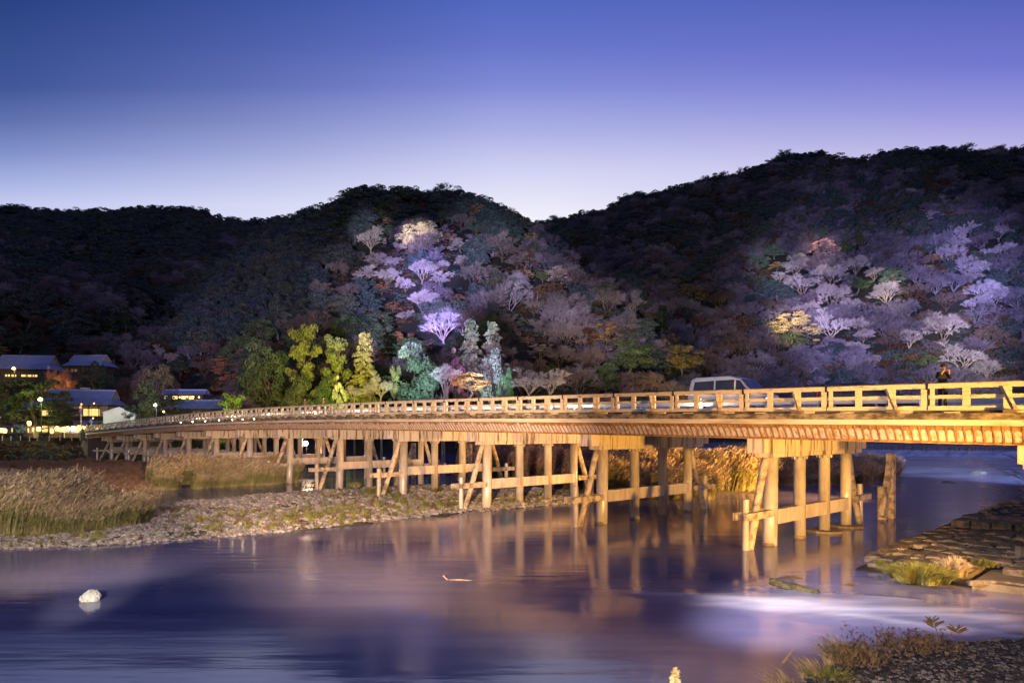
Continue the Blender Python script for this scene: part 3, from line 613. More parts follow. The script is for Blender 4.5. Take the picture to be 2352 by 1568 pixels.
# piers
tie_top = {-1: 1.6, 0: 1.70, 1: 1.98, 2: 2.12, 3: 2.6, 4: 2.65}
def cyl(mb, x, y, z0, z1, r, n=20, mi=0): mb.lathe((x, y, 0), [(r, z0), (r, z1)], n, mi)
SP = [0, 3.13, 6.17, 9.17]
for n in range(-2, 13):
    t = n * 10.5; z = zt(t); cb = z - 3.2; ct = z - 2.26
    full = n < 9
    mb = MB()
    mb.box((t, -4.78, (ct + cb + .22) / 2), (.86, 12.7, ct - cb - .22)); mb.box((t, -4.85, cb + .11), (.82, 11.3, .218))
    pier = mb.build('pier', M['cap'], bridge, bevel=.02)
    for i, s in enumerate(SP):
        mb = MB(); r = .34 if i == 0 else .30
        if i in (1, 2):
            mb.lathe((t, -s, 0), [(r, -1.2), (r, cb - .10), (r + .14, cb - .03), (r + .14, cb - .004)], 24)
            for k in range(10):
                a = k * .628; mb.box((t + math.cos(a) * (r + .05), -s + math.sin(a) * (r + .05), cb - .10), (.13, .025, .16), Matrix.Rotation(a, 3, 'Z'))
        elif i == 0:
            mb.tube([(t + .05, -s + .12, -1.2), (t + .02, -s + .06, .8), (t, -s, cb + .5 if False else cb - .004)], [r + .02, r + .01, r - .01], 24)
        else: mb.lathe((t, -s, 0), [(r, -1.2), (r, cb - .004)], 24)
        p = mb.build('pile', M['pile'], pier, smooth=False)
        for q in p.data.polygons: q.use_smooth = len(q.vertices) == 4 and abs(q.normal.z) < .5
        wb = MB(); wb.lathe((t + (.05 if i == 0 else 0), -s + (.11 if i == 0 else 0), 0), [(r + .018, -.1), (r + .022, .06), (r + .012, .13)], 24); wb.build('waterline_band', M['foot'], p, smooth=True)
        if n == 0 and i >= 2:
            fb = MB(); fb.lathe((t, -s, 0), [(.95, -.5), (1.0, .06), (.96, .12)], 8); fb.build('pile_footing', M['foot'], p)
    tz = tie_top.get(n, 2.7 if n < 8 else 2.6)
    mb = MB()
    for a, b in zip(SP[:-1], SP[1:]): mb.box((t + rnd.uniform(-.004, .004), -(a + b) / 2, tz - .35), (.46, b - a - .002, .7 + rnd.uniform(-.01, .01)))
    mb.build('tie_beam', M['tie'], pier)
    for sgn, s0 in ((-1, 0), (1, 9.17)):
        if n < 0: continue
        so = s0 + sgn * 2.35
        mb = MB(); cyl(mb, t + .08, -so, -1, 2.34 if n < 3 else 2.5, .165, 14); mb.build('fender_pile', M['pile'], pier, smooth=False)
        zc = 1.58 if n < 2 else (1.75 if n < 3 else 2.0)
        for dx in (-.27, .27):
            mb = MB(); mb.bar((t + dx, -(s0 + sgn * .30), zc), (t + dx, -(s0 + sgn * 3.05), zc), .13, .34); mb.build('cross_timber', M['wood'], pier)
        mb = MB(); k = 7; pts = []
        for q in range(k):
            f = q / (k - 1); pts.append((t + (.05 if n >= 0 else .0) + .03 * math.sin(5 * f + n), -(s0 + sgn * (.42 + 1.75 * f)), cb + .02 + (-.35 - cb + .1) * f + .0))
        mb.tube(pts, [.19 + .012 * math.sin(q * 2 + n) for q in range(k)], 10); mb.build('raking_log', M['wood'], pier, smooth=True)
# far abutment and near abutment
ab = MB()
zA = zt(T1) - 1.0
vs = []
for (tt_, s_, zz) in [(T1 - 2.2, -2.2, -1), (T1 - 2.2, 11.3, -1), (T1 + 5, 11.3, -1), (T1 + 5, -2.2, -1), (T1 - 1.2, -1.9, zA - 1.35), (T1 - 1.2, 11.1, zA - 1.35), (T1 + 5, 11.1, zA - 1.35), (T1 + 5, -1.9, zA - 1.35)]: vs.append((tt_, -s_, zz))
ab.add(vs, [(0, 1, 2, 3), (4, 7, 6, 5), (0, 4, 5, 1), (1, 5, 6, 2), (2, 6, 7, 3), (3, 7, 4, 0)])
M['stonewall'] = mat('dark_masonry', (.05, .045, .04), (.12, .10, .085), .9, 3.5, (.7, .7, 1.6), bump=.9, bscale=5)
ab.build('abutment', M['stonewall'], bridge)
ab = MB(); ab.box((T1 + .3, 2.5, zA - .5), (1.0, .8, 2.6)); ab.box((T1 + .3, 2.5, zA + .86), (1.1, .9, .12)); ab.build('end_pillar', M['stonewall'], bridge)

# foot lamps along the kerb (lit in the photo on the far left half)
def footlamp():
    o = empty('kerb_lamp', (0, 0, 0)); mb = MB(); mb.box((0, 0, -.05), (.1, .16, .1)); mb.build('housing', M['metal'], o)
    mb = MB(); mb.lathe((0, .12, -.14), [(.03, 0), (.07, .04), (.07, .10), (.03, .14)], 10); mb.build('lens', M['lamp_k'], o); return o
M['lamp_k'] = mat('kerb_lamp_lens', (1, .8, .5), emit=(1, .80, .52), estr=22)
fl = footlamp(); first = True
klist = [55.5, 58.5, 61.5, 65.5, 70, 74.5, 79]
ordn = ['first', 'second', 'third', 'fourth', 'fifth', 'sixth', 'seventh', 'eighth', 'ninth', 'tenth', 'eleventh', 'twelfth', 'thirteenth', 'fourteenth', 'fifteenth', 'sixteenth', 'seventeenth', 'eighteenth', 'nineteenth', 'twentieth', 'twenty-first', 'twenty-second', 'twenty-third', 'twenty-fourth', 'twenty-fifth', 'twenty-sixth', 'twenty-seventh', 'twenty-eighth', 'twenty-ninth', 'thirtieth']
for i, t in enumerate(klist):
    o = fl if i == 0 else copy_tree(fl); o.location = BW(t, -2.5, zt(t) - 1.08); o.rotation_euler = (0, 0, PH)
    tag(o, 'small warm lamp under the bridge railing, %s from the near end of the row' % ordn[i], 'lamp', 'lamps under the bridge railing')
def point(name, loc, col, power, r=.2, parent=None):
    l = bpy.data.lights.new(name, 'POINT'); l.energy = power; l.color = col; l.shadow_soft_size = r
    o = bpy.data.objects.new(name, l); C.objects.link(o); o.location = loc; return o
for t in (4, 13, 22, 31, 40, 49, 59, 70, 82): point('guard_rail_fill', BW(t, -.7, zt(t) - .55), (1, .84, .62), 230, .2)  # added fill points brightening the guard rail, without fixtures

# delineator posts with lit bands
def delin():
    o = empty('delineator_post', (0, 0, 0)); mb = MB(); mb.lathe((0, 0, -.94), [(.045, 0), (.045, .62), (.02, .65)], 10); mb.build('pole', M['galv'], o)
    mb = MB(); mb.box((0, 0, -.60), (.14, .13, .34)); b = mb.build('reflector', M['deln'], o)
    mb = MB()
    for k in range(4): mb.box((0, .069, -.72 + k * .08), (.10, .006, .035))
    mb.build('red_band', M['delr'], b); return o
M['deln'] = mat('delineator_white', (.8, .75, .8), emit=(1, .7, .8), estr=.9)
M['delr'] = mat('delineator_red', (.6, .04, .12), rough=.4)
dl = delin(); dts = [-6.6, -1.4, 3.7, 9.2, 14.6, 20, 25.5, 31]
for i, t in enumerate(dts):
    o = dl if i == 0 else copy_tree(dl); o.location = BW(t, -.2, zt(t)); o.rotation_euler = (0, 0, PH)
    tag(o, 'striped white and pink marker post behind the railing, %s from the right' % ordn[i], 'marker post', 'marker posts along the roadway')

# upstream debris fenders
def fender():
    o = empty('debris_fender', (0, 0, 0))
    mb = MB(); mb.box((-.1, 0, 1.55), (.46, .44, 5.1)); mb.build('tall_post', M['wood'], o, bevel=.02)
    mb = MB(); mb.box((.05, .95, .55), (.5, .44, 3.0)); mb.build('short_post', M['wood'], o, bevel=.02)
    mb = MB(); mb.bar((-.1, .02, 3.9), (-.05, 1.35, .2), .30, .34); mb.build('raking_brace', M['wood'], o)
    mb = MB(); mb.bar((-.1, .1, 1.15), (-.1, 1.1, 1.15), .2, .36); mb.build('tie_timber', M['wood'], o); return o
fd = fender()
for i, n in enumerate((0, 4, 5)):
    o = fd if i == 0 else copy_tree(fd); o.location = BW(n * 10.5 - .3, 15.3, 0); o.rotation_euler = (0, 0, PH)
    tag(o, ['tall square timber fender posts standing in the river just right of the front pier', 'timber fender posts seen between the third and fourth piers', 'timber fender posts seen between the fourth and fifth piers'][i], 'fender', 'debris fenders upstream of the piers')

# ------------------------------------------------------------------ weir with its stakes
mb = MB()
tws = np.arange(1150, 2700, 40.0)
pr = [(-.9, -1), (-.55, 1.16), (.0, 1.20), (.8, -1)]
for a, b in zip(tws[:-1], tws[1:]):
    ya, yb = float(weir_Y(a)), float(weir_Y(b)); A = Vector(((a - CX) / F * ya, ya, 0)); B = Vector(((b - CX) / F * yb, yb, 0))
    nn = Vector(((A - B).y, -(A - B).x, 0)).normalized(); 
    if nn.y < 0: nn = -nn
    mb.bar(A + Vector((0, 0, .1)) + nn * 1.6, B + Vector((0, 0, .1)) + nn * 1.6, 1.2, 2.1)
tag(mb.build('river_weir', M['stonewall']), 'low weir with water sheeting over it across the river behind the bridge', 'weir')
sm = MB(); sm.tube([(0, 0, -.6), (.02, 0, .8)], [.13, .10], 7); stk = tag(sm.build('weir_stake', M['trunk']), 'dark wooden stake standing in the row on the weir crest', 'stake', 'wooden stakes in a row along the weir crest')
stk.color = (.25, .2, .2, 1)
for i in range(72):
    a = 1612 + i * 9.4 + rnd.uniform(-3, 3); y = float(weir_Y(a)) + .8 + rnd.uniform(-.2, .6)
    o = stk if i == 0 else stk.copy()
    if i: C.objects.link(o)
    o.location = ((a - CX) / F * y, y, 1.2); o.scale = (1, 1, rnd.uniform(.5, 1.5)); o.rotation_euler = (rnd.uniform(-.2, .2), rnd.uniform(-.15, .15), 0)

# ------------------------------------------------------------------ rock, log, sticks in the water
def rock(name, loc, s, label, mt, seed, sub=3):
    me = rock_mesh(seed, sub); me.materials.clear(); me.materials.append(mt)
    o = bpy.data.objects.new(name, me); C.objects.link(o); o.location = loc; o.scale = s; tag(o, label, 'rock'); return o
M['paler'] = mat('pale_lit_rock', (.45, .40, .28), (.80, .76, .66), .9, 3, bump=.9, bscale=7)
rock('river_rock', G(208, 1378, 0) + Vector((0, 0, .06)), (.25, .25, .42), 'pale craggy rock alone in the open water at lower left', M['paler'], 5, 4)
bpy.data.objects['river_rock'].modifiers.new('crags', 'DISPLACE').texture = bpy.data.textures.new('crags', 'CLOUDS'); bpy.data.textures['crags'].noise_scale = .22; bpy.data.objects['river_rock'].modifiers['crags'].strength = .5
for i, (px, py, s, lb) in enumerate([(1945, 1101, .5, 'small dark rock off the reed point'), (2245, 1085, 1.1, 'dark mossy boulder in the rapids below the weir'), (2180, 1108, .8, 'dark low boulder in midstream under the branches'), (1880, 1130, .35, 'tiny dark rock in front of the reed point'), (2010, 1115, .4, 'flat dark rock in midstream right of the reed point')]):
    rock('river_rock', G(px, py, 0), (s, s * .8, s * .4), lb, M['block'], 40 + i, 2)
mb = MB(); a, b = G(1768, 1334, .22), G(1880, 1362, .05); pts = [a.lerp(b, k / 7) + Vector((0, 0, .02 * math.sin(k * 2))) for k in range(8)]
mb.tube(pts, [.12, .14, .13, .14, .13, .12, .12, .10], 10); M['mosslog'] = mat('mossy_log_bark', (.035, .03, .012), (.12, .10, .04), .9, 6, bump=.6)
tag(mb.build('driftwood_log', M['mosslog'], smooth=True), 'mossy driftwood log lying at the head of the rapids', 'log')
mb = MB(); a, b = G(1797, 1522, .05), G(1820, 1492, .05); a = P(1797, 1523, 16.2); b = P(1823, 1490, 16.3)
mb.tube([a, a.lerp(b, .5) + Vector((.02, 0, .03)), b], [.035, .03, .018], 8); tag(mb.build('driftwood_stick', M['drygrass']), 'pale broken stick standing out of the water near the bank grass', 'stick')
mb = MB(); a = G(1028, 1331, 0); mb.tube([a, a + Vector((-.17, 0, .16))], [.02, .035], 6); mb.tube([a, a + Vector((.5, -.1, .03)), a + Vector((.9, -.1, 0))], [.02, .025, .01], 6)
tag(mb.build('driftwood_stick', M['wood']), 'small twig snag in open water below the middle of the bridge', 'stick')

# ------------------------------------------------------------------ right bank: block revetment, slab, near bank
def revetment():
    mb = MB(); o0 = G(1950, 1314, .08); e1 = (G(2440, 1150, .1) - o0); L1 = e1.length; e1.normalize(); e2 = Vector((e1.y, -e1.x, 0)); r = random.Random(3)
    def surf(a, b): return .05 + .030 * a + .05 * b
    rows = 9; w = .72
    for j in range(-1, rows):
        a = max(0, -.9 + j * .55) + r.uniform(0, .4) if j >= 0 else 3 + r.random(); 
        while a < L1 + 6:
            l = r.uniform(.9, 1.7)
            if r.random() > .06 + (.5 if a < j * .8 else 0):
                c = o0 + e1 * (a + l / 2) + e2 * (j * w + w / 2 + r.uniform(-.05, .05)); z = surf(a, j * w)
                rot = Matrix.Rotation(math.atan2(e1.y, e1.x) + r.uniform(-.06, .06), 3, 'Z') @ Matrix.Rotation(r.uniform(-.07, .07), 3, 'X') @ Matrix.Rotation(r.uniform(-.05, .05), 3, 'Y')
                # irregular block: a box with its top cut in uneven facets
                x, y, h = l / 2 - .022, w / 2 - .02, .20 + r.uniform(-.02, .03)
                g = 4; vs = []
                for iy in range(g):
                    for ix in range(g):
                        u, v = ix / (g - 1) * 2 - 1, iy / (g - 1) * 2 - 1; ed = (abs(u) > .9) + (abs(v) > .9)
                        vs.append(rot @ Vector((u * x + r.uniform(-.02, .02), v * y + r.uniform(-.02, .02), h * (1 - .10 * ed) + r.uniform(-.03, .03))) + c + Vector((0, 0, z - .1)))
                fs = [(iy * g + ix, iy * g + ix + 1, (iy + 1) * g + ix + 1, (iy + 1) * g + ix) for iy in range(g - 1) for ix in range(g - 1)]
                ring = [0, 1, 2, 3, 7, 11, 15, 14, 13, 12, 8, 4]; b0 = len(vs)
                for q in ring: vs.append(vs[q] - Vector((0, 0, .6)))
                for q in range(12): fs.append((ring[q], b0 + q, b0 + (q + 1) % 12, ring[(q + 1) % 12]))
                mb.add(vs, fs)
            a += l + .03
    for k in range(26):
        c = G(r.uniform(1790, 2000), r.uniform(1326, 1352), 0); mb.box(c + Vector((0, 0, r.uniform(-.16, -.085))), (r.uniform(.4, .9), r.uniform(.25, .45), .2), Matrix.Rotation(math.atan2(e1.y, e1.x) + r.uniform(-.3, .3), 3, 'Z'))
    tag(mb.build('stone_revetment', M['block']), kind='structure')
    # soil core beneath the blocks, rising to the upper terrace
    A = np.arange(-1.5, 40, .4); B = np.arange(-.2, 16, .4); AA, BB = np.meshgrid(A, B)
    X = o0.x + e1.x * AA + e2.x * BB; Y = o0.y + e1.y * AA + e2.y * BB
    edge = AA - np.clip((BB) * .55, 0, 99); dd = np.minimum(edge, BB + .2)
    Z = .03 + .03 * AA + .05 * BB + .35 * np.clip((AA - 13.5) / 2, 0, 1) + .12 * fbm(X * 1.2, Y * 1.2, 4, 3); Z = np.where(edge < 1.2, Z - (1.2 - edge) * .5, Z)
    lim = 5.2; front = np.clip((BB - lim) / 1.0, 0, 1); lowside = X < 18.5
    Z = np.where(BB > lim, Z - front * np.where(AA < 6, 1.2, 0), Z)
    tag(grid_mesh('bank_ground', X, Y, Z, M['soil']), kind='structure')
    return o0, e1, e2
o0, e1, e2 = revetment()
# upper terrace blocks with pale grass
mb = MB(); q = random.Random(9)
for k in range(9):
    c = o0 + e1 * (13.6 + .15 * k) + e2 * (.3 + k * .85); mb.box(c + Vector((0, 0, .72)), (1.5, .8, .36), Matrix.Rotation(math.atan2(e1.y, e1.x) + q.uniform(-.05, .05), 3, 'Z'))
    c = o0 + e1 * (15.3 + .15 * k) + e2 * (.3 + k * .85); mb.box(c + Vector((0, 0, .80)), (1.5, .8, .36), Matrix.Rotation(math.atan2(e1.y, e1.x) + q.uniform(-.05, .05), 3, 'Z'))
tag(mb.build('terrace_edging', M['block'], bevel=.04), kind='structure')
gp = []
for i in range(3):
    g_ = MB(); tuft(g_, (0, 0, 0), 60, .20, .5, (-.3, 0), r=np.random.RandomState(i + 5)); gp.append(proto(g_, 'bank_grass', M['drygrass'] if i else M['grass']))
pts = []
for k in range(420):
    a = 13.2 + 14 * rnd.random(); b = rnd.uniform(-.1, 9); v = o0 + e1 * a + e2 * b; pts.append((v.x, v.y, .88 + .02 * (a - 13)))
for k in range(60):
    a = 3 + 11 * rnd.random(); b = rnd.uniform(0, 5); v = o0 + e1 * a + e2 * b; pts.append((v.x, v.y, .1 + .03 * a + .05 * b))
n = len(pts); s = npr.uniform(.5, 1.4, n)
scatter('terrace_grass', pts, np.column_stack([0 * s, 0 * s, npr.uniform(-.5, .5, n)]), np.column_stack([s, s, s]), npr.randint(0, 3, n), gp, 'short dry grass on the raised terrace above the stone blocks, right', 'grass')
# concrete slab between blocks and pool
mb = MB(); c1, c2, c3, c4, c5 = G(2232, 1335, .25), G(2352, 1262, .45), G(2900, 1180, .6), G(2900, 1420, .35), G(2380, 1352, .25)
top = [c1, c5, c4, c3, c2]; mb.add(top + [p - Vector((0, 0, 1)) for p in top], [(0, 1, 2, 3, 4)] + [(i, i + 5, (i + 1) % 5 + 5, (i + 1) % 5) for i in range(5)])
tag(mb.build('concrete_slab', M['slab']), kind='structure')
mb = MB(); mb.tube([G(2226, 1338, .3), G(2290, 1338, .22), G(2350, 1347, .2), G(2480, 1365, .2)], [.10, .12, .12, .12], 10); tag(mb.build('slab_kerb', M['block'], smooth=True), kind='structure')
mb = MB(); pb = G(2345, 1285, .45); mb.box(pb + Vector((0, 0, .2)), (.28, .28, .7)); tag(mb.build('bollard', M['slab'], bevel=.02), 'short squared concrete bollard on the slab at the right edge', 'bollard')
for (px, py, z, n, h, sp, lb, mt, ln) in [(2112, 1332, .15, 2600, .95, 2.7, 'large domed green and straw grass tussock at the water edge of the stone blocks', 'grass', (.05, 0)), (2062, 1318, .15, 500, .5, .7, 'small bright green tuft beside the large grass tussock', 'grass', (-.3, 0)),
      (2190, 1320, .3, 1100, 1.0, 1.2, 'tall seedy grass clump just right of the large domed tussock', 'drygrass', (.05, 0)), (2258, 1298, .4, 300, .42, .8, 'small grass tuft by the slab edge', 'grass', (0, 0)), (2025, 1298, .2, 200, .35, .6, 'low tuft at the tip of the stone blocks', 'grass', (0, 0))]:
    tuft_thing('grass_tussock', px, py, z, n, h, sp, lb, mt, ln, w=.013)

# near bank, lower right
pl = [(1660, 1640), (1820, 1560), (1960, 1512), (2080, 1486), (2200, 1470), (2352, 1462), (2700, 1462)]
xs = np.array([p[0] for p in pl], float); tn = np.arange(1500, 3300, 12.0); Yn = np.concatenate([np.arange(2.5, 18.5, .16)]); TN, YN = np.meshgrid(tn, Yn)
shore = np.interp(tn, xs, [(EYE - .05) * F / (p[1] - HY + 22) for p in pl])[None, :]
XN = (TN - CX) / F * YN; dN = shore - YN
ZN = np.clip(dN * .55, -.6, .62) + .035 * np.clip(dN - 1, 0, 9) + .16 * fbm(XN * 1.6, YN * 1.6, 5, 61) + .05 * fbm(XN * 7, YN * 7, 3, 62)
tag(grid_mesh('near_bank', XN, YN, ZN, M['gravelg2'] if 'gravelg2' in M else mat('dark_gravel_bank', (.022, .020, .019), (.10, .09, .085), .95, 6, bump=1.0, bscale=14, ramp=(.4, .7))), kind='structure')
k = 9000; t_ = npr.uniform(1750, 2600, k); Y_n = npr.uniform(9.5, 17, k); sh = np.interp(t_, xs, [(EYE - .05) * F / (p[1] - HY + 22) for p in pl]); ok = Y_n < sh - .25; t_, Y_n, sh = t_[ok], Y_n[ok], sh[ok]
X_ = (t_ - CX) / F * Y_n; z_ = np.clip((sh - Y_n) * .55, -.6, .62) + .035 * np.clip(sh - Y_n - 1, 0, 9) + .16 * fbm(X_ * 1.6, Y_n * 1.6, 5, 61) + .05 * fbm(X_ * 7, Y_n * 7, 3, 62); s = .012 + .05 * npr.rand(len(X_)) ** 3
M['dstone'] = mat('dark_chipped_stone', (.04, .036, .034), (.2, .18, .17), .9, 2.5, rand=.6)
dr = []
for i in range(4):
    me = rock_mesh(60 + i, 1); me.materials.clear(); me.materials.append(M['dstone']); dr.append(bpy.data.objects.new('bank_stone', me))
scatter('bank_gravel', np.stack([X_, Y_n, z_ + s * .2], 1), np.column_stack([npr.uniform(-.5, .5, len(s)), 0 * s, npr.uniform(0, 6, len(s))]), np.column_stack([s, s, s]), npr.randint(0, 4, len(s)), dr, 'dark broken gravel covering the near bank at lower right', 'gravel')
def bankpt(px, Y):
    shx = float(np.interp(px, xs, [(EYE - .05) * F / (p[1] - HY + 22) for p in pl])); return Vector(((px - CX) / F * Y, Y, float(np.clip((shx - Y) * .55, -.6, .62))))
for (px, Y, n, h, sp, mt, ln, lb) in [(1935, 14.6, 130, 1.15, .8, 'drygrass', (-.45, 0), 'tall pale straw grass fanning left over the water, with seed heads'), (1870, 13.9, 90, .6, .7, 'drygrass', (-.4, 0), 'dry straw grass low on the near bank, left of the tall fan'),
        (1800, 13.6, 60, .8, .6, 'drygrass', (-.5, 0), 'sparse dry stalks at the left end of the near bank'), (1985, 14.9, 150, .35, .8, 'grass', (0, 0), 'small green weed tuft at the foot of the tall straw grass'), (1905, 13.6, 150, .3, .9, 'grass', (0, 0), 'low green weeds at the left foot of the near bank')]:
    c = bankpt(px, Y); mb = MB(); tuft(mb, (0, 0, 0), n * 2, h, sp * 1.3, ln, w=.009); o = mb.build('bank_grass_tuft', M[mt]); o.location = c - Vector((0, 0, .05)); tag(o, lb, 'grass tuft')
def stalk(px, py0, py1, Y, label, feather=True, mt='drygrass'):
    mb = MB(); a = P(px + 12, py1, Y); b = P(px - 6, py0 + 12, Y); pts = [a, a.lerp(b, .5) + Vector((.02, 0, 0)), b]; mb.tube(pts, [.012, .008, .004], 5)
    for i in range(9):
        f = .62 + .38 * i / 8; p = a.lerp(b, f); l = (.19 * math.sin(min(1, (1.15 - f) * 2.2) * 1.4)) if feather else .06
        for sg in (-1, 1):
            e = p + Vector((sg * l, rnd.uniform(-.1, .1), .09)); mb.tube([p, p.lerp(e, .5) + Vector((0, 0, .02)), e], [.004, .004, .002], 3)
            for q in range(6):
                w = p.lerp(e, .2 + q * .15); mb.quads(np.array([tuple(w)]), np.array([(sg * .02, 0, .012)]), np.array([(.004, .004, -.012)]))
    tag(mb.build('weed_stalk', M[mt]), label, 'weed stalk')
# dry shrub
def shrub(px, Y, n, h, sp, lb, name='dry_shrub'):
    mb = MB(); r = random.Random(px); c = bankpt(px, Y)
    for i in range(n):
        a = r.uniform(0, 6.28); q = r.random(); p = Vector((math.cos(a) * q * sp * .5, math.sin(a) * q * sp * .35, 0)); d = Vector((math.cos(a) * .5 * q, math.sin(a) * .4 * q, 1)).normalized()
        pts = [p]
        for k in range(4): d = (d + Vector((r.uniform(-.35, .35), r.uniform(-.35, .35), .05))).normalized(); pts.append(pts[-1] + d * h * .27 * r.uniform(.6, 1.1))
        mb.tube(pts, [.007, .006, .005, .003, .002], 3)
        for p in pts[2:]:
            for k in range(4): mb.quads(np.array([tuple(p + Vector((r.gauss(0, .05), r.gauss(0, .05), r.gauss(0, .05))))]), np.array([(r.gauss(0, .015), r.gauss(0, .015), r.gauss(0, .015))]), np.array([(r.gauss(0, .012), r.gauss(0, .012), r.gauss(0, .012))]))
    o = mb.build(name, M['drybush']); o.location = c - Vector((0, 0, .04)); tag(o, lb, 'shrub')
M['drybush'] = mat('dry_brown_bush', (.10, .065, .035), (.22, .15, .08), .9, 6)
stalk(2146, 1412, 1468, 14.4, 'feathery dry weed stalk standing above the rapids', mt='drybush'); stalk(2200, 1432, 1470, 14.6, 'short feathery weed stalk right of the taller one', mt='drybush')
shrub(2045, 15.3, 60, .55, 1.7, 'tangled dry brown shrub on the near bank right of the straw grass'); shrub(2130, 15.2, 45, .4, 1.5, 'low dry brown shrub at the crest of the near bank below the rapids'); shrub(1965, 14.2, 80, .5, 1.0, 'thin dry brush between the straw grass and the shrub')
# flower spike, bottom edge
mb = MB(); b = P(1551, 1600, 10.5); tpt = P(1551, 1537, 10.5); mb.tube([b, tpt], [.012, .006], 5)
for i in range(240):
    f = rnd.random(); rr = .075 * (1 - .7 * f) ; a = rnd.uniform(0, 6.28); p = b.lerp(tpt, .3 + .7 * f) + Vector((math.cos(a) * rr, math.sin(a) * rr, rnd.uniform(-.02, .02)))
    mb.quads(np.array([tuple(p)]), np.array([(rnd.gauss(0, .014), rnd.gauss(0, .014), rnd.gauss(0, .014))]), np.array([(rnd.gauss(0, .014), rnd.gauss(0, .014), rnd.gauss(0, .014))]))
M['spike'] = mat('dried_flower_spike', (.45, .36, .18), (.65, .55, .33), .9, 9)
tag(mb.build('flower_spike', M['spike']), 'single dried straw coloured flower spike at the bottom edge of the view', 'plant')

# ------------------------------------------------------------------ trees
def unit(r, n):
    v = r.normal(0, 1, (n, 3)); return v / np.linalg.norm(v, axis=1)[:, None]
def leaves(mb, c, nrm, s, r, mi=0):
    n = len(c); a = unit(r, n); nn = nrm + .8 * unit(r, n); nn /= np.linalg.norm(nn, axis=1)[:, None]
    u = np.cross(nn, a); u /= np.linalg.norm(u, axis=1)[:, None] + 1e-9; v = np.cross(nn, u); k = (s * r.uniform(.6, 1.2, n))[:, None]
    mb.quads(c, u * k, v * k * .7, mi)
def lump(mb, c, rad, n, s, r, flat=1.0, bottom=-.35):
    d = unit(r, n); d = d[d[:, 2] > bottom]; rr = rad * r.uniform(.72, 1.05, len(d))[:, None]; pos = np.asarray(c) + d * rr * np.array([1, 1, flat]); leaves(mb, pos, d, s, r)
def limb(mb, p, q, r0, r1, r, seg=4, wob=.06):
    p = Vector(p); q = Vector(q); L_ = (q - p).length
    pts = [p.lerp(q, i / seg) + (Vector((r.uniform(-1, 1), r.uniform(-1, 1), r.uniform(-.5, .5))) * wob * L_ if 0 < i < seg else Vector()) for i in range(seg + 1)]
    mb.tube(pts, [r0 + (r1 - r0) * i / seg for i in range(seg + 1)], 5, caps=False); return pts
# all prototypes are about 10 m tall, 10 m wide (conifer 5 m wide)
def t_broad(seed, dense=1.0):
    r = np.random.RandomState(seed); rr = random.Random(seed); cr, tr = MB(), MB(); limb(tr, (0, 0, -1.5), (0, 0, 5.5), .32, .16, rr)
    for i in range(38):
        d = unit(r, 1)[0]; q = r.uniform(.35, 1) ** .6; c = np.array([d[0] * 4.0 * q, d[1] * 4.0 * q, 5.9 + d[2] * 3.4 * q]); c[2] = max(c[2], 2.2)
        if i < 8: limb(tr, (0, 0, 3 + i * .25), c, .12, .04, rr)
        lump(cr, c, r.uniform(.75, 1.5), int(240 * dense), .135, r, .75)
    return cr, tr
def t_maple(seed):
    r = np.random.RandomState(seed); rr = random.Random(seed); cr, tr = MB(), MB()
    base = [limb(tr, (0, 0, -1.5), (rr.uniform(-.8, .8), rr.uniform(-.8, .8), 4), .26, .14, rr)[-1] for _ in range(2)]
    for i in range(46):
        a = r.uniform(0, 6.28); q = r.uniform(.1, 1) ** .6; c = np.array([math.cos(a) * q * 4.6, math.sin(a) * q * 4.6, 9.4 - 5.6 * q ** 2 * r.uniform(.4, 1) - r.uniform(0, 3.4)])
        if i < 16: limb(tr, base[i % 2], c, .10, .02, rr)
        lump(cr, c, r.uniform(.7, 1.25), 100, .13, r, .30, -1)
    return cr, tr
def t_conifer(seed):
    r = np.random.RandomState(seed); rr = random.Random(seed); cr, tr = MB(), MB(); tr.tube([(0, 0, -1.5), (0, 0, 5), (0, 0, 9.7)], [.22, .14, .03], 6)
    for k in range(24):
        z = 1.4 + 8.4 * k / 24 + rr.uniform(-.1, .1); R_ = 2.5 * (1 - (z / 10.4)) ** .75 + .15
        for j in range(8):
            a = rr.uniform(0, 6.28); L_ = R_ * rr.uniform(.6, 1.12); e = (math.cos(a) * L_, math.sin(a) * L_, z - .12 * L_ + rr.uniform(-.1, .15)); n = max(8, int(16 * L_))
            f = r.uniform(.25, 1.02, n); pos = np.stack([e[0] * f, e[1] * f, z + (e[2] - z) * f + .12 * np.sin(f * 3)], 1) + r.normal(0, .10, (n, 3)) * np.array([1, 1, .5])
            leaves(cr, pos, np.tile([math.cos(a) * .4, math.sin(a) * .4, .8], (n, 1)), .17, r)
            if j < 3: tr.tube([(0, 0, z), e], [.035, .012], 3, caps=False)
    return cr, tr
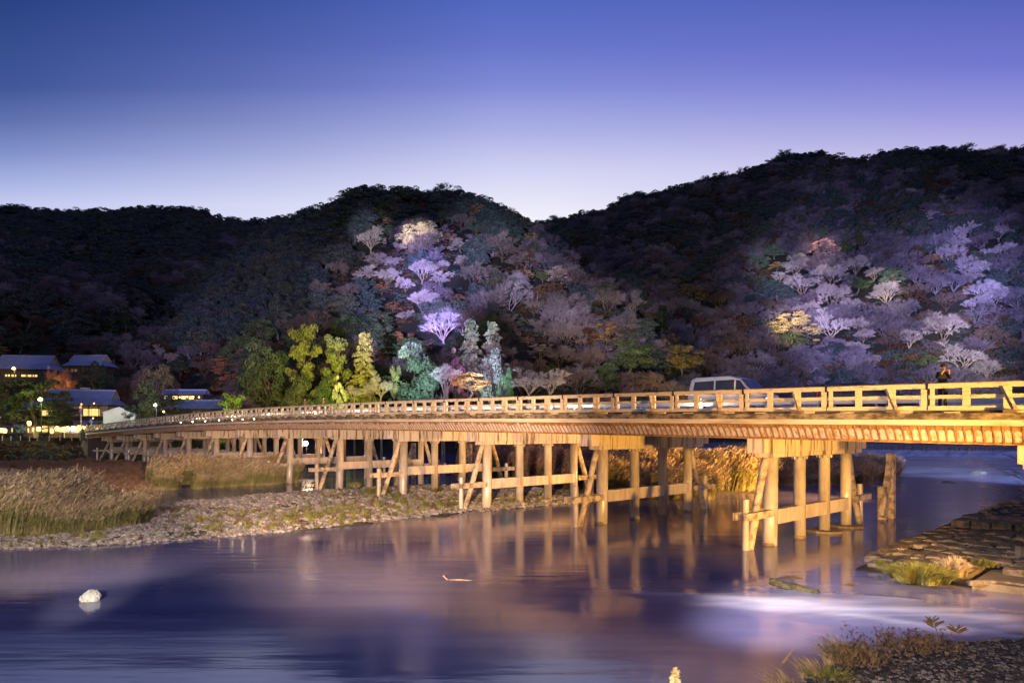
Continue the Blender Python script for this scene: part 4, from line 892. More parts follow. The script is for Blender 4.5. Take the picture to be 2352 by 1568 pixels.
def t_pine(seed):
    r = np.random.RandomState(seed); rr = random.Random(seed); cr, tr = MB(), MB(); pts = [Vector((0, 0, -1.5))]; p = Vector((0, 0, 0)); pts.append(p.copy())
    for k in range(6): p = p + Vector((rr.uniform(-.45, .45), rr.uniform(-.45, .45), 1.5)); pts.append(p.copy())
    tr.tube(pts, [.30, .28, .24, .2, .17, .13, .09, .05], 7)
    for k in range(17):
        z = 2.8 + 6.6 * k / 17; i = min(6, int(z / 1.5) + 1); b = pts[i]; a = k * 2.4 + rr.uniform(-.5, .5); L_ = (4.3 - .33 * z) * rr.uniform(.65, 1.1) + .3
        e = Vector((b.x + math.cos(a) * L_, b.y + math.sin(a) * L_, z + rr.uniform(.1, .7))); q = limb(tr, b, e, .10, .03, rr, 5, .10)
        for f in (3, 4, 5):
            c = q[f] + Vector((rr.uniform(-.4, .4), rr.uniform(-.4, .4), .2)); lump(cr, c, rr.uniform(.6, 1.15), 150, .105, r, .42, -.5)
            for _ in range(2): tr.tube([q[f - 1], c + Vector((rr.uniform(-.5, .5), rr.uniform(-.5, .5), 0))], [.03, .01], 3, caps=False)
    lump(cr, pts[-1], 1.1, 160, .12, r, .6, -.5)
    return cr, tr
def t_bare(seed, spread=.50, thick=.85, twigs=12, lv=5, droop=.13):
    r = np.random.RandomState(seed); rr = random.Random(seed); cr, tr = MB(), MB(); ends = []
    def rec(p, d, L_, rad, l):
        mid = p + d * L_ * .5 + Vector((rr.uniform(-.06, .06), rr.uniform(-.06, .06), 0)) * L_; e = p + d * L_ + Vector((0, 0, 0))
        (tr if l <= 2 else cr).tube([p, mid, e], [rad, rad * .85, rad * .68], 5 if l <= 2 else 3, caps=False)
        if l == lv: ends.append((e, d, L_)); return
        if l >= lv - 1: ends.append((e, d, L_))
        n = rr.choice([2, 3, 3]) if l else 5
        a0 = rr.uniform(0, 6.28)
        for k in range(n):
            a = a0 + 6.28 * k / n + rr.uniform(-.4, .4); spf = rr.uniform(.35, 1.45); sp = spread * spf
            x = d.orthogonal().normalized(); y = d.cross(x); nd = (d + (x * math.cos(a) + y * math.sin(a)) * sp + Vector((0, 0, droop))).normalized()
            rec(e, nd, L_ * (1.0 - .24 * spf) * rr.uniform(.84, 1.02) * (1.15 if l == 0 else 1), rad * rr.uniform(.52, .68), l + 1)
    rec(Vector((0, 0, -1)), Vector((rr.uniform(-.08, .08), 0, 1)).normalized(), 1.7, .20 * thick, 0)
    A, B, S = [], [], []
    for e, d, L_ in ends:
        for k in range(twigs):
            v = (d + Vector(unit(r, 1)[0].tolist()) * .75 + Vector((0, 0, .12))).normalized() * L_ * rr.uniform(.6, 1.3); q = e - d * L_ * rr.uniform(0, .8); A.append(q); B.append(q + v)
    A = np.array(A); B = np.array(B); s = np.cross(B - A, unit(r, len(A))); s = s / (np.linalg.norm(s, axis=1)[:, None] + 1e-9) * .020
    cr.tris(A - s, A + s, B)
    m_ = A + (B - A) * .5; D = B - A; D2 = np.roll(D, 1, axis=1) * .45 + D * .4; s2 = s * .8; cr.tris(m_ - s2, m_ + s2, m_ + D2); cr.tris(m_ - s2, m_ + s2, m_ + D * .5 - np.roll(D, 2, axis=1) * .35)
    return cr, tr
GEN = {'broad': [t_broad(1), t_broad(2), t_broad(3)], 'maple': [t_maple(4), t_maple(5)], 'conifer': [t_conifer(6), t_conifer(7)], 'pine': [t_pine(8), t_pine(9), t_pine(10)],
       'bare': [t_bare(12), t_bare(13), t_bare(14, .65), t_bare(15, .42), t_bare(16, .55), t_bare(17, .7, .7, 14)], 'limby': [t_bare(22, .55, 1.3, 8, 5), t_bare(23, .7, 1.25, 8, 5), t_bare(24, .6, 1.2, 9)]}
TM = {}
for k, lst in GEN.items():
    TM[k] = []
    for cr, tr in lst:
        v = np.array(cr.V); w = np.percentile(np.abs(v[:, :2]), 98) * 2.0; h = np.percentile(v[:, 2], 99.7)
        tw_ = k in ('bare', 'limby')
        TM[k].append((cr.mesh('crown', M['twig'] if tw_ else M['leaf']), tr.mesh('trunk', M['trunk'], True), w, h))
NAMES = {'broad': 'broadleaf_tree', 'maple': 'maple_tree', 'conifer': 'conifer_tree', 'pine': 'pine_tree', 'bare': 'bare_tree', 'limby': 'bare_tree'}
def tree(kind, base, w, h, col, rot=None, var=None, label=None, group=None, cat='tree', tcol=None, lift=0):
    var = rnd.randrange(len(TM[kind])) if var is None else var; cm, tm, mw, mh = TM[kind][var]
    o = empty(NAMES[kind], base, rnd.uniform(0, 6.28) if rot is None else rot, label, cat, group); o.scale = (w / mw, w / mw, h / mh)
    for nm, me, c_ in (('crown', cm, col), ('trunk', tm, tcol or (tuple(x * (.62 if kind == 'bare' else .85) for x in col) if kind in ('bare', 'limby') else (.8, .7, .6)))):
        c = bpy.data.objects.new(nm, me); C.objects.link(c); c.parent = o; c.color = (*c_, 1); c.location = (0, 0, lift / (h / mh))
        if nm == 'trunk' and lift: sm_ = MB(); sm_.tube([(0, 0, -1), (0, 0, (lift - .5) / (h / mh))], [.30, .24], 7); st = sm_.build('trunk_base', M['trunk'], c, smooth=True); st.location = (0, 0, -lift / (h / mh)); st.color = c.color
    return o
# colours of the crowns, floodlit brightness put into the pale bare tints (multiplied by a grey mottling of .3 to .75)
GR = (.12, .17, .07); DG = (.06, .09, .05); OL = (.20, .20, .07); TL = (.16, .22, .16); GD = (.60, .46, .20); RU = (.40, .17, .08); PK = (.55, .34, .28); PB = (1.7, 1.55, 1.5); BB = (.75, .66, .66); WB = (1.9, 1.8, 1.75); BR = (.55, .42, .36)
occupied = []
ts_ = []   # (kind, px, top, bottom, width, col, label, Y or None, group, var)
def z6(x, a, b, w): return 519.8 + .3425 * x, 415.8 + .3425 * a, 415.8 + .3425 * b, .3425 * w
def z7(x, a, b, w): return 1572.3 + .3536 * x, 329.2 + .3536 * a, 329.2 + .3536 * b, .3536 * w
def z8(x, a, b, w): return .3315 * x, 433.2 + .3315 * a, 433.2 + .3315 * b, .3315 * w
def T(kind, q, col, label=None, Y=None, group=None, **k): ts_.append((kind, q, col, label, Y, group, k))
vg = 'violet bare trees on the central hill'; bg_ = 'dim bare trees of the central hill'
T('limby', z6(965, 285, 500, 175), PB, 'wide bare tree with pale forked limbs left of the big golden crown')
T('broad', z6(1290, 272, 450, 285), (.95, .80, .52), 'big pale golden crown glowing high on the central hill')
T('maple', z6(1090, 245, 320, 105), PK, 'small rust pink crown just left above the big golden crown')
T('broad', z6(1440, 205, 320, 130), TL, 'grey green crown right above the big golden crown')
T('bare', z6(1570, 215, 350, 160), BB, 'fine grey bare crown near the top right of the central hill')
T('broad', z6(1680, 255, 380, 150), TL, 'round grey green crown on the upper right shoulder of the central hill')
T('maple', z6(1300, 140, 215, 130), RU, 'rust red crown near the summit of the central hill')
T('broad', z6(1025, 205, 280, 110), GR, 'small dark green crown at the upper left of the lit patch')
T('broad', z6(1100, 300, 390, 140), TL, 'green crown between the forked bare tree and the golden crown')
T('maple', z6(1500, 352, 450, 120), (.55, .30, .18), 'orange brown layered crown right of the big golden crown')
T('maple', z6(1570, 385, 490, 170), (.60, .52, .50), 'pale lilac layered crown below the orange brown one')
T('bare', z6(1850, 355, 570, 210), BB, 'tall grey brown fan-shaped bare tree on the right shoulder of the central hill')
T('maple', z6(2030, 350, 490, 160), (.42, .33, .18), 'dull gold crown on the right skyline slope of the central hill')
T('maple', z6(1690, 150, 240, 110), RU, 'rust crown near the top of the right shoulder, central hill')
for q in [(740, 415, 500, 160), (640, 670, 810, 160), (740, 530, 680, 140), (880, 470, 560, 120), (2060, 780, 930, 170), (2200, 760, 970, 160), (1650, 545, 740, 180), (1780, 560, 690, 110), (620, 870, 1060, 250), (820, 680, 840, 160), (470, 900, 1080, 220), (2130, 920, 1100, 190), (2230, 1100, 1300, 190), (1950, 470, 620, 140)]:
    T('bare', z6(*q), BB, None, None, bg_)
for q in [(1010, 478, 550, 145), (1130, 508, 600, 135), (930, 565, 720, 155), (1080, 588, 690, 165), (1310, 525, 700, 205), (1450, 525, 630, 95), (1430, 610, 710, 125), (1580, 498, 610, 105), (1200, 645, 775, 130), (1310, 725, 910, 235), (1200, 858, 975, 115), (1150, 405, 470, 100), (1330, 1065, 1140, 90), (1920, 1110, 1210, 90)]:
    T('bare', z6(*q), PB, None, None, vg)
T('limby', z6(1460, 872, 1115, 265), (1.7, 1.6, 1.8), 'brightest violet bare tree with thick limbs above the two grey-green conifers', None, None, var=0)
T('maple', z6(1500, 605, 680, 95), (.85, .7, .62), 'small pale pinkish crown beside the violet trees, centre of the central hill')
T('maple', z6(1040, 680, 770, 145), RU, 'dark red layered crown left of the violet bare trees'); T('maple', z6(1560, 755, 820, 140), (.35, .18, .12), 'low rust crown right of the violet bare trees'); T('maple', z6(1120, 810, 880, 120), (.32, .13, .07), 'dark rust crown left of the lower violet trees')
T('maple', z6(2220, 565, 730, 180), (.55, .46, .42), 'pale beige crown on the right flank of the central hill'); T('maple', z6(2000, 590, 690, 120), (.4, .28, .16), 'tan crown on the right flank, left of the pale beige one')
T('maple', z6(2020, 1038, 1110, 130), (.45, .22, .15), 'rust red crown right of the blue-lit conifers'); T('maple', z6(2110, 1085, 1200, 190), (.5, .4, .34), 'pale brown layered crown right of the blue-lit conifers')
T('broad', z6(2120, 600, 700, 100), GR, 'small green crown under the right flank of the central hill')
# foot of the central hill: the lit row behind the bridge
T('broad', z6(285, 1055, 1500, 350), (.15, .20, .07), 'huge dark green broadleaf tree at the left end of the lit row', 182)
T('pine', z6(530, 955, 1500, 200), (.34, .34, .10), 'tall olive pine with a visible pale stem in the yellow-lit row', 176)
T('pine', z6(750, 1025, 1500, 215), (.30, .34, .09), 'yellow green pine with pale limbs in the middle of the yellow-lit row', 174)
T('conifer', z6(925, 1015, 1500, 220), (.40, .36, .10), 'tall layered yellow green conifer right of the yellow-lit pines', 173)
T('broad', z6(1250, 1075, 1500, 345), (.30, .38, .28), 'large teal-lit broadleaf tree of rounded clumps behind the bridge', 176)
T('pine', z6(1135, 1235, 1490, 95), (.34, .32, .16), 'slim olive tree in front of the teal-lit broadleaf tree', 166)
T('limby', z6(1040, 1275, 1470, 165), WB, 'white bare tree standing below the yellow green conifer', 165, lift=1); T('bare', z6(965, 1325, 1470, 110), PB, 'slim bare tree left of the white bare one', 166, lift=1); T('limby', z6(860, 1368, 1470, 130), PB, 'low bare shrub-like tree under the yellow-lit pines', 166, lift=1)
T('broad', z6(510, 1305, 1500, 210), (.13, .15, .06), 'dark olive bush below the left yellow-lit pine', 168); T('broad', z6(660, 1320, 1500, 110), (.12, .18, .06), 'dark green bush between the two yellow-lit pines', 168); T('maple', z6(760, 1300, 1400, 130), (.7, .7, .4), 'pale layered branch spray under the middle pine', 167)
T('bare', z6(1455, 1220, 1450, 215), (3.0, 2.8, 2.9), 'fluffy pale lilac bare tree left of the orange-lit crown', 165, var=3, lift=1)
T('broad', z6(1640, 1275, 1450, 245), (.80, .45, .17), 'round orange-gold crown just above the bridge railing, centre', 163, lift=1)
T('conifer', z6(1640, 930, 1260, 215), (.50, .52, .42), 'left of the two tall grey-green conifers below the violet trees', 190); T('conifer', z6(1785, 945, 1230, 215), (.50, .52, .42), 'right of the two tall grey-green conifers below the violet trees', 192)
T('broad', z6(1790, 1130, 1340, 205), (.48, .52, .50), 'blue-lit crown under the right grey-green conifer', 178); T('broad', z6(1880, 1255, 1470, 130), (.18, .30, .14), 'green crown between the blue-lit crown and the wide bare tree', 168); T('broad', z6(1750, 1350, 1480, 120), (.22, .26, .18), 'low grey green bush right of the orange-gold crown', 162)
T('maple', z6(1545, 1115, 1250, 165), (.55, .25, .35), 'magenta-lit crown above the pale lilac bare tree', 180)
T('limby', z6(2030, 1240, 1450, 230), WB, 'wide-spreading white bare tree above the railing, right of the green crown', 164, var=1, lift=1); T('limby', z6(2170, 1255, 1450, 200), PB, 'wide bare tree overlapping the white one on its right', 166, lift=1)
T('bare', z6(1460, 1360, 1440, 80), PB, 'small bare sapling under the lilac tree', 162)
# right flank spur
for (x, a, b, w, k, c, lb) in [(1568, 790, 880, 90, 'broad', (.35, .27, .09), 'golden green shrub low on the right end of the central hill'), (1400, 660, 730, 60, 'bare', BB, 'bare tree on the right skyline of the central hill'), (1450, 670, 740, 60, 'limby', PB, 'pale bare tree standing above the valley between the two hills'), (1520, 700, 800, 40, 'conifer', DG, 'dark conifer spire on the right spur of the central hill'), (1300, 730, 830, 90, 'bare', BB, 'dim fan-shaped bare tree low on the right flank of the central hill'), (1390, 740, 820, 80, 'maple', (.33, .2, .1), 'rust tinged crown low on the right flank of the central hill'), (1450, 780, 880, 110, 'broad', GR, 'dark green crown at the foot of the right flank'), (1610, 800, 900, 80, 'bare', BR, 'brown bare tree at the right end of the central hill'), (1330, 830, 930, 100, 'bare', BB, 'upright bare tree behind the railing, right of the wide white ones'), (1390, 830, 930, 90, 'broad', GR, 'dark green crown behind the railing, right of centre')]:
    T(k, (x, a, b, w), c, lb)
# right hill
rvg = 'violet bare trees in the strip at far right'; rlg = 'lilac bare trees mid right hill'; rbg = 'brownish bare trees low on the right hill'
T('maple', z7(900, 628, 740, 195), (.85, .48, .36), 'salmon pink crown at the top of the lit patch on the right hill')
T('broad', z7(470, 728, 850, 155), TL, 'round teal crown at the left edge of the lit patch on the right hill'); T('broad', z7(580, 658, 765, 145), TL, 'teal green crown above the round teal one, right hill'); T('maple', z7(598, 768, 840, 105), (.65, .33, .15), 'small bright orange crown beside the teal ones, right hill')
T('conifer', z7(905, 538, 660, 75), GR, 'first of three dark conifers above the salmon pink crown, from the left'); T('conifer', z7(1045, 585, 750, 90), GR, 'middle of three dark conifers above the lit patch, right hill'); T('conifer', z7(1130, 558, 720, 80), GR, 'rightmost of the three dark conifers above the lit patch, right hill')
T('broad', z7(1360, 808, 960, 175), (.20, .28, .18), 'round green crown above the leaning white tree, right hill'); T('limby', z7(1310, 890, 1080, 210), WB, 'leaning white bare tree with many straight limbs, middle of the right hill')
T('broad', z7(1130, 868, 1000, 155), GR, 'dark green crown left of the leaning white tree'); T('maple', z7(710, 1098, 1330, 300), (.80, .60, .26), 'large golden yellow crown low on the right hill')
T('limby', z7(955, 1075, 1320, 235), WB, 'tall white-trunked bare tree right of the golden yellow crown'); T('broad', z7(700, 1225, 1400, 190), (.10, .14, .05), 'dark green crown under the golden yellow one'); T('bare', z7(370, 1225, 1430, 275), BR, 'wide dome-shaped brown bare tree low at the left of the right hill')
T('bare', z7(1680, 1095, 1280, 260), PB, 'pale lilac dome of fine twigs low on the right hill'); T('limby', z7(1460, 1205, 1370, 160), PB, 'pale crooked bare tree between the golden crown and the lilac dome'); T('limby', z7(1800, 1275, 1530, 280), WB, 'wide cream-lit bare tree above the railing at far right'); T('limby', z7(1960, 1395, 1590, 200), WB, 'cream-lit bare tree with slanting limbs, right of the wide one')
T('maple', z7(1610, 718, 800, 115), (.42, .22, .09), 'rust crown left of the violet strip, far right hill'); T('maple', z7(1850, 918, 985, 105), (.5, .3, .1), 'dull orange crown inside the violet strip, far right hill'); T('broad', z7(1580, 785, 850, 80), (.35, .33, .08), 'small yellow green crown left of the violet strip')
T('broad', z7(50, 905, 1100, 190), (.28, .22, .10), 'brown green crown in the dark valley at the left foot of the right hill'); T('broad', z7(1570, 1370, 1500, 150), GR, 'dark green bush above the railing at right'); T('broad', z7(1390, 1360, 1450, 100), OL, 'olive bush behind the railing at right'); T('bare', z7(710, 1400, 1580, 240), BR, 'brown bare tree just behind the van')
for q in [(740, 745, 880, 170), (760, 850, 1010, 200), (940, 775, 920, 230), (960, 900, 1060, 240), (1110, 735, 880, 165), (1230, 800, 920, 130), (1150, 1130, 1270, 140), (720, 715, 800, 110), (620, 830, 930, 120), (1090, 1000, 1110, 160), (1220, 1370, 1450, 120), (1090, 1280, 1420, 160), (1160, 1200, 1310, 130), (780, 1030, 1130, 150)]: T('bare', z7(*q), PB, None, None, rlg)
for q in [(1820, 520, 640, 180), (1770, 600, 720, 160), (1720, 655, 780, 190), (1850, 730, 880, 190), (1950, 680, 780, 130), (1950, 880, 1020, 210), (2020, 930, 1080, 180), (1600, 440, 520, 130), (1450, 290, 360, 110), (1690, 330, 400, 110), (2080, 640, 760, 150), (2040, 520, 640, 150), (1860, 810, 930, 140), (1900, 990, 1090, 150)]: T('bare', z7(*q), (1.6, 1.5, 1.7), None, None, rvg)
for q in [(1330, 1210, 1330, 180), (1960, 1180, 1330, 200), (2100, 1250, 1400, 190), (600, 1350, 1500, 160), (230, 950, 1100, 190), (120, 1100, 1280, 200), (560, 1000, 1150, 180), (1010, 1420, 1540, 160), (1700, 960, 1080, 180), (1490, 900, 1040, 180), (1560, 1080, 1180, 150), (120, 1380, 1520, 180), (1350, 1450, 1560, 150), (1780, 1090, 1200, 160)]: T('bare', z7(*q), BR, None, None, rbg)
# left side
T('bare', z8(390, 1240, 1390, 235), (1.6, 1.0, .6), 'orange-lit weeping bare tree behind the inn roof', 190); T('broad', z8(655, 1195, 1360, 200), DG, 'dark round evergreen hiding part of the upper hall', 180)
T('limby', z8(1150, 1085, 1260, 190), PB, 'pale bare tree on the dark slope above the olive one, left'); T('broad', z8(1100, 1215, 1420, 260), (.22, .18, .08), 'olive brown tree above the conifer-shaped evergreen, left', 175); T('broad', z8(1020, 1315, 1600, 170), (.09, .11, .04), 'tall dark evergreen standing right of the white shed', 142)
T('pine', z8(1600, 1410, 1545, 215), (.45, .60, .10), 'bright green floodlit pine at the far end of the bridge', 150, var=0); T('pine', z8(250, 1312, 1660, 400), (.14, .17, .06), 'big spreading pine around the bright yellow lamp', 137, var=1); T('pine', z8(130, 1350, 1660, 240), (.13, .16, .06), 'dark pine just left of the bright yellow lamp', 139, var=0); T('pine', z8(400, 1390, 1660, 200), (.13, .16, .06), 'pine leaning right of the bright yellow lamp in front of the inn', 138, var=2); T('broad', z8(450, 1560, 1650, 100), (.14, .17, .06), 'small rounded tree in front of the inn ground floor', 140); T('pine', z8(20, 1330, 1660, 190), (.11, .13, .05), 'pine cut by the left edge of the view', 136, var=2)
T('pine', z8(1180, 1425, 1600, 150), DG, 'dark pine in front of the blue-roofed houses, centre left', 143); T('pine', z8(900, 1490, 1600, 100), DG, 'small dark pine beside the white flood lamp', 139); T('bare', z8(880, 1220, 1330, 170), BR, 'dim brown bare tree behind the inn')
for k, q in enumerate([(680, 850, 1090, 110), (770, 870, 1100, 100), (870, 850, 1090, 110), (1020, 830, 1010, 90)]): T('conifer', z8(*q), DG, 'dark cedar spire above the buildings, %s from the left' % ordn[k])
T('broad', z8(1750, 1080, 1420, 240), DG, 'dark broad tree at the left of the lit row of trees', 195); T('limby', z8(510, 1130, 1230, 130), BR, 'dim bare tree above the blue-roofed upper hall')
for q in [(150, 980, 1190, 170), (300, 870, 1040, 190), (1000, 515, 600, 180), (1280, 600, 690, 130), (1190, 870, 980, 150), (1250, 1180, 1330, 150), (1420, 1180, 1330, 180), (1480, 1060, 1180, 170), (60, 900, 1050, 160)]: T('broad' if q[0] % 4 else 'bare', z8(*q), DG if q[0] % 4 else BR, None, None, 'dim trees on the left slopes')
lists = {}
placed = []; rects = []
for kind, (px, top, bot, w), col, label, Y, group, kw in ts_:
    top0, bot0 = top, bot
    if Y is None:
        bot = max(bot, top + w * {'bare': .9, 'limby': .85, 'maple': .75, 'broad': .8}.get(kind, 1.2))
        Y = depth_at(px, bot - 6) or depth_at(px, bot + 20) or 300
    zb = float(terrain(np.array([px]), np.array([Y]))[0]); zb = min(zb, EYE + (HY - bot) / F * Y + 2) if Y > 200 else zb
    lf = 0
    if kw.get('lift'): lf = EYE + (HY - bot) / F * Y - zb
    h = EYE + (HY - top) / F * Y - zb - lf; base = Vector(((px - CX) / F * Y, Y, zb - .3)); ww = w / F * Y
    if kind in ('bare', 'limby'): ww *= 1.02
    h = max(h, ww * .45); o = tree(kind, base, ww, h, col, None, kw.get('var'), label, group, lift=lf); occupied.append((base.x, base.y, ww * .40)); placed.append(o); rects.append((px, w, top0, bot0, Y, .2 if label else .34))
    if label is None: lists.setdefault(group, []).append((top, o))
for g_, l in lists.items():
    l.sort(key=lambda x: x[0])
    for i, (tp, o) in enumerate(l): o['label'] = ('%s highest of the %s' % (ordn[i], g_)) if i else 'highest of the %s' % g_
# the rest of the wood: the biggest as trees, the others as one mass
n = 76000
tA = npr.uniform(-420, 2900, n); YA = np.sqrt(npr.uniform(170 ** 2, 800 ** 2, n)); zA_ = terrain(tA, YA); XA = (tA - CX) / F * YA
ok = (zA_ > 4.15) | ((YA < 215) & (tA > 300)); ok &= YA > bank_Y(tA) + 14
pyA = HY - (zA_ + 5 - EYE) / YA * F
tA, YA, zA_, XA, pyA = [a[ok] for a in (tA, YA, zA_, XA, pyA)]
# visible test: compare with nearer terrain
yy = np.arange(150, 800, 8.0); vis = np.ones(len(tA), bool)
for y0 in yy:
    zz = terrain(tA, np.full_like(tA, y0)); p0 = HY - (zz - EYE) / y0 * F; vis &= ~((y0 < YA - 6) & (p0 < pyA - 26))
tA, YA, zA_, XA, pyA = [a[vis] for a in (tA, YA, zA_, XA, pyA)]
cell = {}; keep = []
for i in range(len(tA)):
    rad = 3.9 + YA[i] * .0045; key = (int(XA[i] // 8), int(YA[i] // 8)); good = True
    for dx in (-1, 0, 1):
        for dy in (-1, 0, 1):
            for j in cell.get((key[0] + dx, key[1] + dy), ()):
                if (XA[i] - XA[j]) ** 2 + (YA[i] - YA[j]) ** 2 < (rad * .88) ** 2: good = False; break
    if good:
        for (ox, oy, orr) in occupied:
            if abs(ox - XA[i]) < orr + 2.5 and (ox - XA[i]) ** 2 + (oy - YA[i]) ** 2 < (orr + 2.2) ** 2: good = False; break
    if good:   # a wood is thinned in front of the trees that stand out
        wpx = 4.2 / YA[i] * F; pt_ = HY - (zA_[i] + 8.5 - EYE) / YA[i] * F
        for (rx, rw, rt_, rb_, rY, th_) in rects:
            if YA[i] < rY + 2 and abs(tA[i] - rx) < rw * .42 + wpx * .8 and pt_ < rb_ - th_ * (rb_ - rt_) and pt_ > rt_ - 60: good = False; break
    if good: cell.setdefault(key, []).append(i); keep.append(i)
keep = np.array(keep)
cl = [(0, 290, 150, 250), (360, 520, 140, 215), (560, 1330, 140, 205)]
kk = np.array([not any(a <= tA[i] <= b and c <= YA[i] <= d for a, b, c, d in cl) for i in keep]); keep = keep[kk]
print('forest', len(keep))
order = keep[np.argsort(YA[keep])]; near, far = order[:175], order[175:]
def kind_at(i):
    f = fbm(np.array([XA[i] / 40.]), np.array([YA[i] / 40.]), 3, 55)[0] + (.25 if tA[i] < 900 and pyA[i] < 800 else 0) - (.10 if tA[i] > 1500 and pyA[i] > 550 else 0); u = rnd.random()
    f += .12 if pyA[i] < 560 else 0
    if f + u * .5 - .25 > .06: return 'broad' if u > .12 or pyA[i] < 560 else ('pine' if u > .05 else 'conifer')
    return 'maple' if u < .15 else 'bare'
lab = {'bare': 'unlit bare tree', 'broad': 'unlit dark evergreen tree', 'maple': 'unlit rust-leaved tree', 'conifer': 'unlit dark conifer', 'pine': 'unlit dark pine'}
zone = [(-999, 620, 'on the lower left slopes'), (620, 1330, 'low on the central hill'), (1330, 1700, 'around the valley right of the central hill'), (1700, 9999, 'low on the right hill')]
for i in near:
    k = kind_at(i); zn = [z for a, b, z in zone if a <= tA[i] < b][0]; s = rnd.uniform(.85, 1.3)
    wv, hv = {'bare': (10, 9.5), 'broad': (9, 9), 'maple': (8.5, 7.5), 'conifer': (5.5, 13), 'pine': (8, 10)}[k]
    cc = {'bare': rnd.choice([BR, BB, (.9, .65, .6)]), 'broad': rnd.choice([DG, GR, (.09, .12, .07)]), 'maple': rnd.choice([RU, (.35, .22, .1), (.3, .13, .08)]), 'conifer': DG, 'pine': DG}[k]
    tree(k, (XA[i], YA[i], zA_[i] - .4), wv * s, hv * s, cc, None, None, '%s in the wood %s' % (lab[k], zn), '%ss %s' % (lab[k].replace('unlit ', ''), zn))
prs = []; kinds = ['broad'] * 3 + ['conifer', 'pine'] + ['bare'] * 3 + ['maple']; vi = [0, 1, 2, 0, 0, 0, 1, 2, 0]
for k, v in zip(kinds, vi):
    cr, tr = GEN[k][v]; m_ = MB(); m_.V = cr.V + tr.V; m_.n = len(m_.V); m_.F = cr.F + [tuple(q + len(cr.V) for q in f) for f in tr.F]; m_.M = [0] * len(cr.F) + [1] * len(tr.F)
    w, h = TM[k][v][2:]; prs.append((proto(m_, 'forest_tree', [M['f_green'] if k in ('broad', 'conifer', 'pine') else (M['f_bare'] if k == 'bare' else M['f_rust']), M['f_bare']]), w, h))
idx = {'broad': [0, 1, 2], 'conifer': [3], 'pine': [4], 'bare': [5, 6, 7], 'maple': [8]}
pts, rt, sl, pd = [], [], [], []
for i in far:
    k = kind_at(i); j = rnd.choice(idx[k]); _, w, h = prs[j]; s = rnd.uniform(.75, 1.45) * (1 + YA[i] * .0005); wv, hv = {'bare': (10, 9), 'broad': (9, 8.5), 'maple': (8.5, 7.5), 'conifer': (5.5, 12), 'pine': (8, 9.5)}[k]
    pts.append((XA[i], YA[i], zA_[i] - .5)); rt.append((rnd.uniform(-.05, .05), rnd.uniform(-.05, .05), rnd.uniform(0, 6.28))); sl.append((wv * s / w, wv * s / w, hv * s / h)); pd.append(j)
scatter('forest', pts, rt, sl, pd, [p[0] for p in prs], 'dark mixed wood of evergreen and bare trees covering the upper hills to the skyline', 'forest')
# undergrowth beneath the trees
n = 17000; t_ = npr.uniform(-160, 2500, n); Yq = 172 + 230 * npr.rand(n) ** 1.4; far_ = npr.rand(n) < .4; t_ = np.where(far_, 1620 + 850 * npr.rand(n), t_); Yq = np.where(far_, 296 + 50 * npr.rand(n) ** 1.5, Yq); Yq = np.maximum(Yq, bank_Y(t_) + 8); nb_ = npr.rand(n) < .16; t_ = np.where(nb_, npr.uniform(-150, 560, n), t_); Yq = np.where(nb_, bank_Y(t_) + npr.uniform(-1, 11, n), Yq); far_ = far_ & ~nb_; zq = terrain(t_, Yq); mbu = MB(); lump(mbu, (0, 0, .4), 1.0, 160, .13, np.random.RandomState(3), .7)
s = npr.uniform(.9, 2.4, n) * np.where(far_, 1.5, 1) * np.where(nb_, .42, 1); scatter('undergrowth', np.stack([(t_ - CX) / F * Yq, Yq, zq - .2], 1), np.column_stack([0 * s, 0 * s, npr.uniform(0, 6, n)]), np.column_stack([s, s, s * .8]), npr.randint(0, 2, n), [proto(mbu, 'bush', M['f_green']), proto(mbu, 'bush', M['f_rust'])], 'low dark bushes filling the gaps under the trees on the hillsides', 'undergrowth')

# bare branches reaching in from the right edge
def edge_branches():
    o = empty('bare_bush_tree', P(2560, 1260, 13), 0, 'orange-lit leafless branches reaching in from the right edge below the bridge', 'tree'); o.location.z = .6
    loc = Vector(o.location); r = random.Random(5); br = MB(); tk = MB(); root = P(2560, 1200, 13) - loc; tk.tube([(0, 0, -.6), root], [.07, .05], 7); tk.build('trunk', M['trunk'], o, smooth=True)
    for (px, py, Y) in [(2330, 1085, 13), (2270, 1120, 12.6), (2300, 1150, 12.5), (2240, 1060, 13.5), (2350, 1010, 13), (2345, 960, 13.4), (2310, 1190, 12.4), (2260, 1160, 13), (2330, 1120, 13.2), (2390, 930, 13), (2300, 1040, 12.2)]:
        e = P(px, py, Y) - loc; pts = [root.lerp(e, i / 6) + Vector((r.uniform(-.03, .03), r.uniform(-.05, .05), .10 * math.sin(i / 6 * 3.1) + r.uniform(-.02, .02))) for i in range(7)]
        br.tube(pts, [.016, .013, .010, .008, .006, .004, .002], 5)
        for i in range(2, 7):
            for k in range(5):
                q = pts[i].lerp(pts[i - 1], r.random()); d = ((pts[i] - pts[i - 1]).normalized() + Vector((r.uniform(-.5, .1), r.uniform(-.4, .4), r.uniform(-.55, .75)))).normalized(); l = r.uniform(.15, .42)
                m1 = q + d * l * .5 + Vector((0, 0, r.uniform(-.02, .02))); br.tube([q, m1, q + d * l], [.004, .003, .0015], 3, caps=False)
                for _ in range(2): dd = (d + Vector((r.uniform(-.5, .2), r.uniform(-.4, .4), r.uniform(-.6, .6)))).normalized(); br.tube([m1, m1 + dd * l * .5], [.0025, .001], 3, caps=False)
    br.build('branches', M['redtwig'], o)
M['redtwig'] = mat('reddish_twigs', (.22, .13, .08), (.3, .2, .13), .8, 5)
edge_branches()

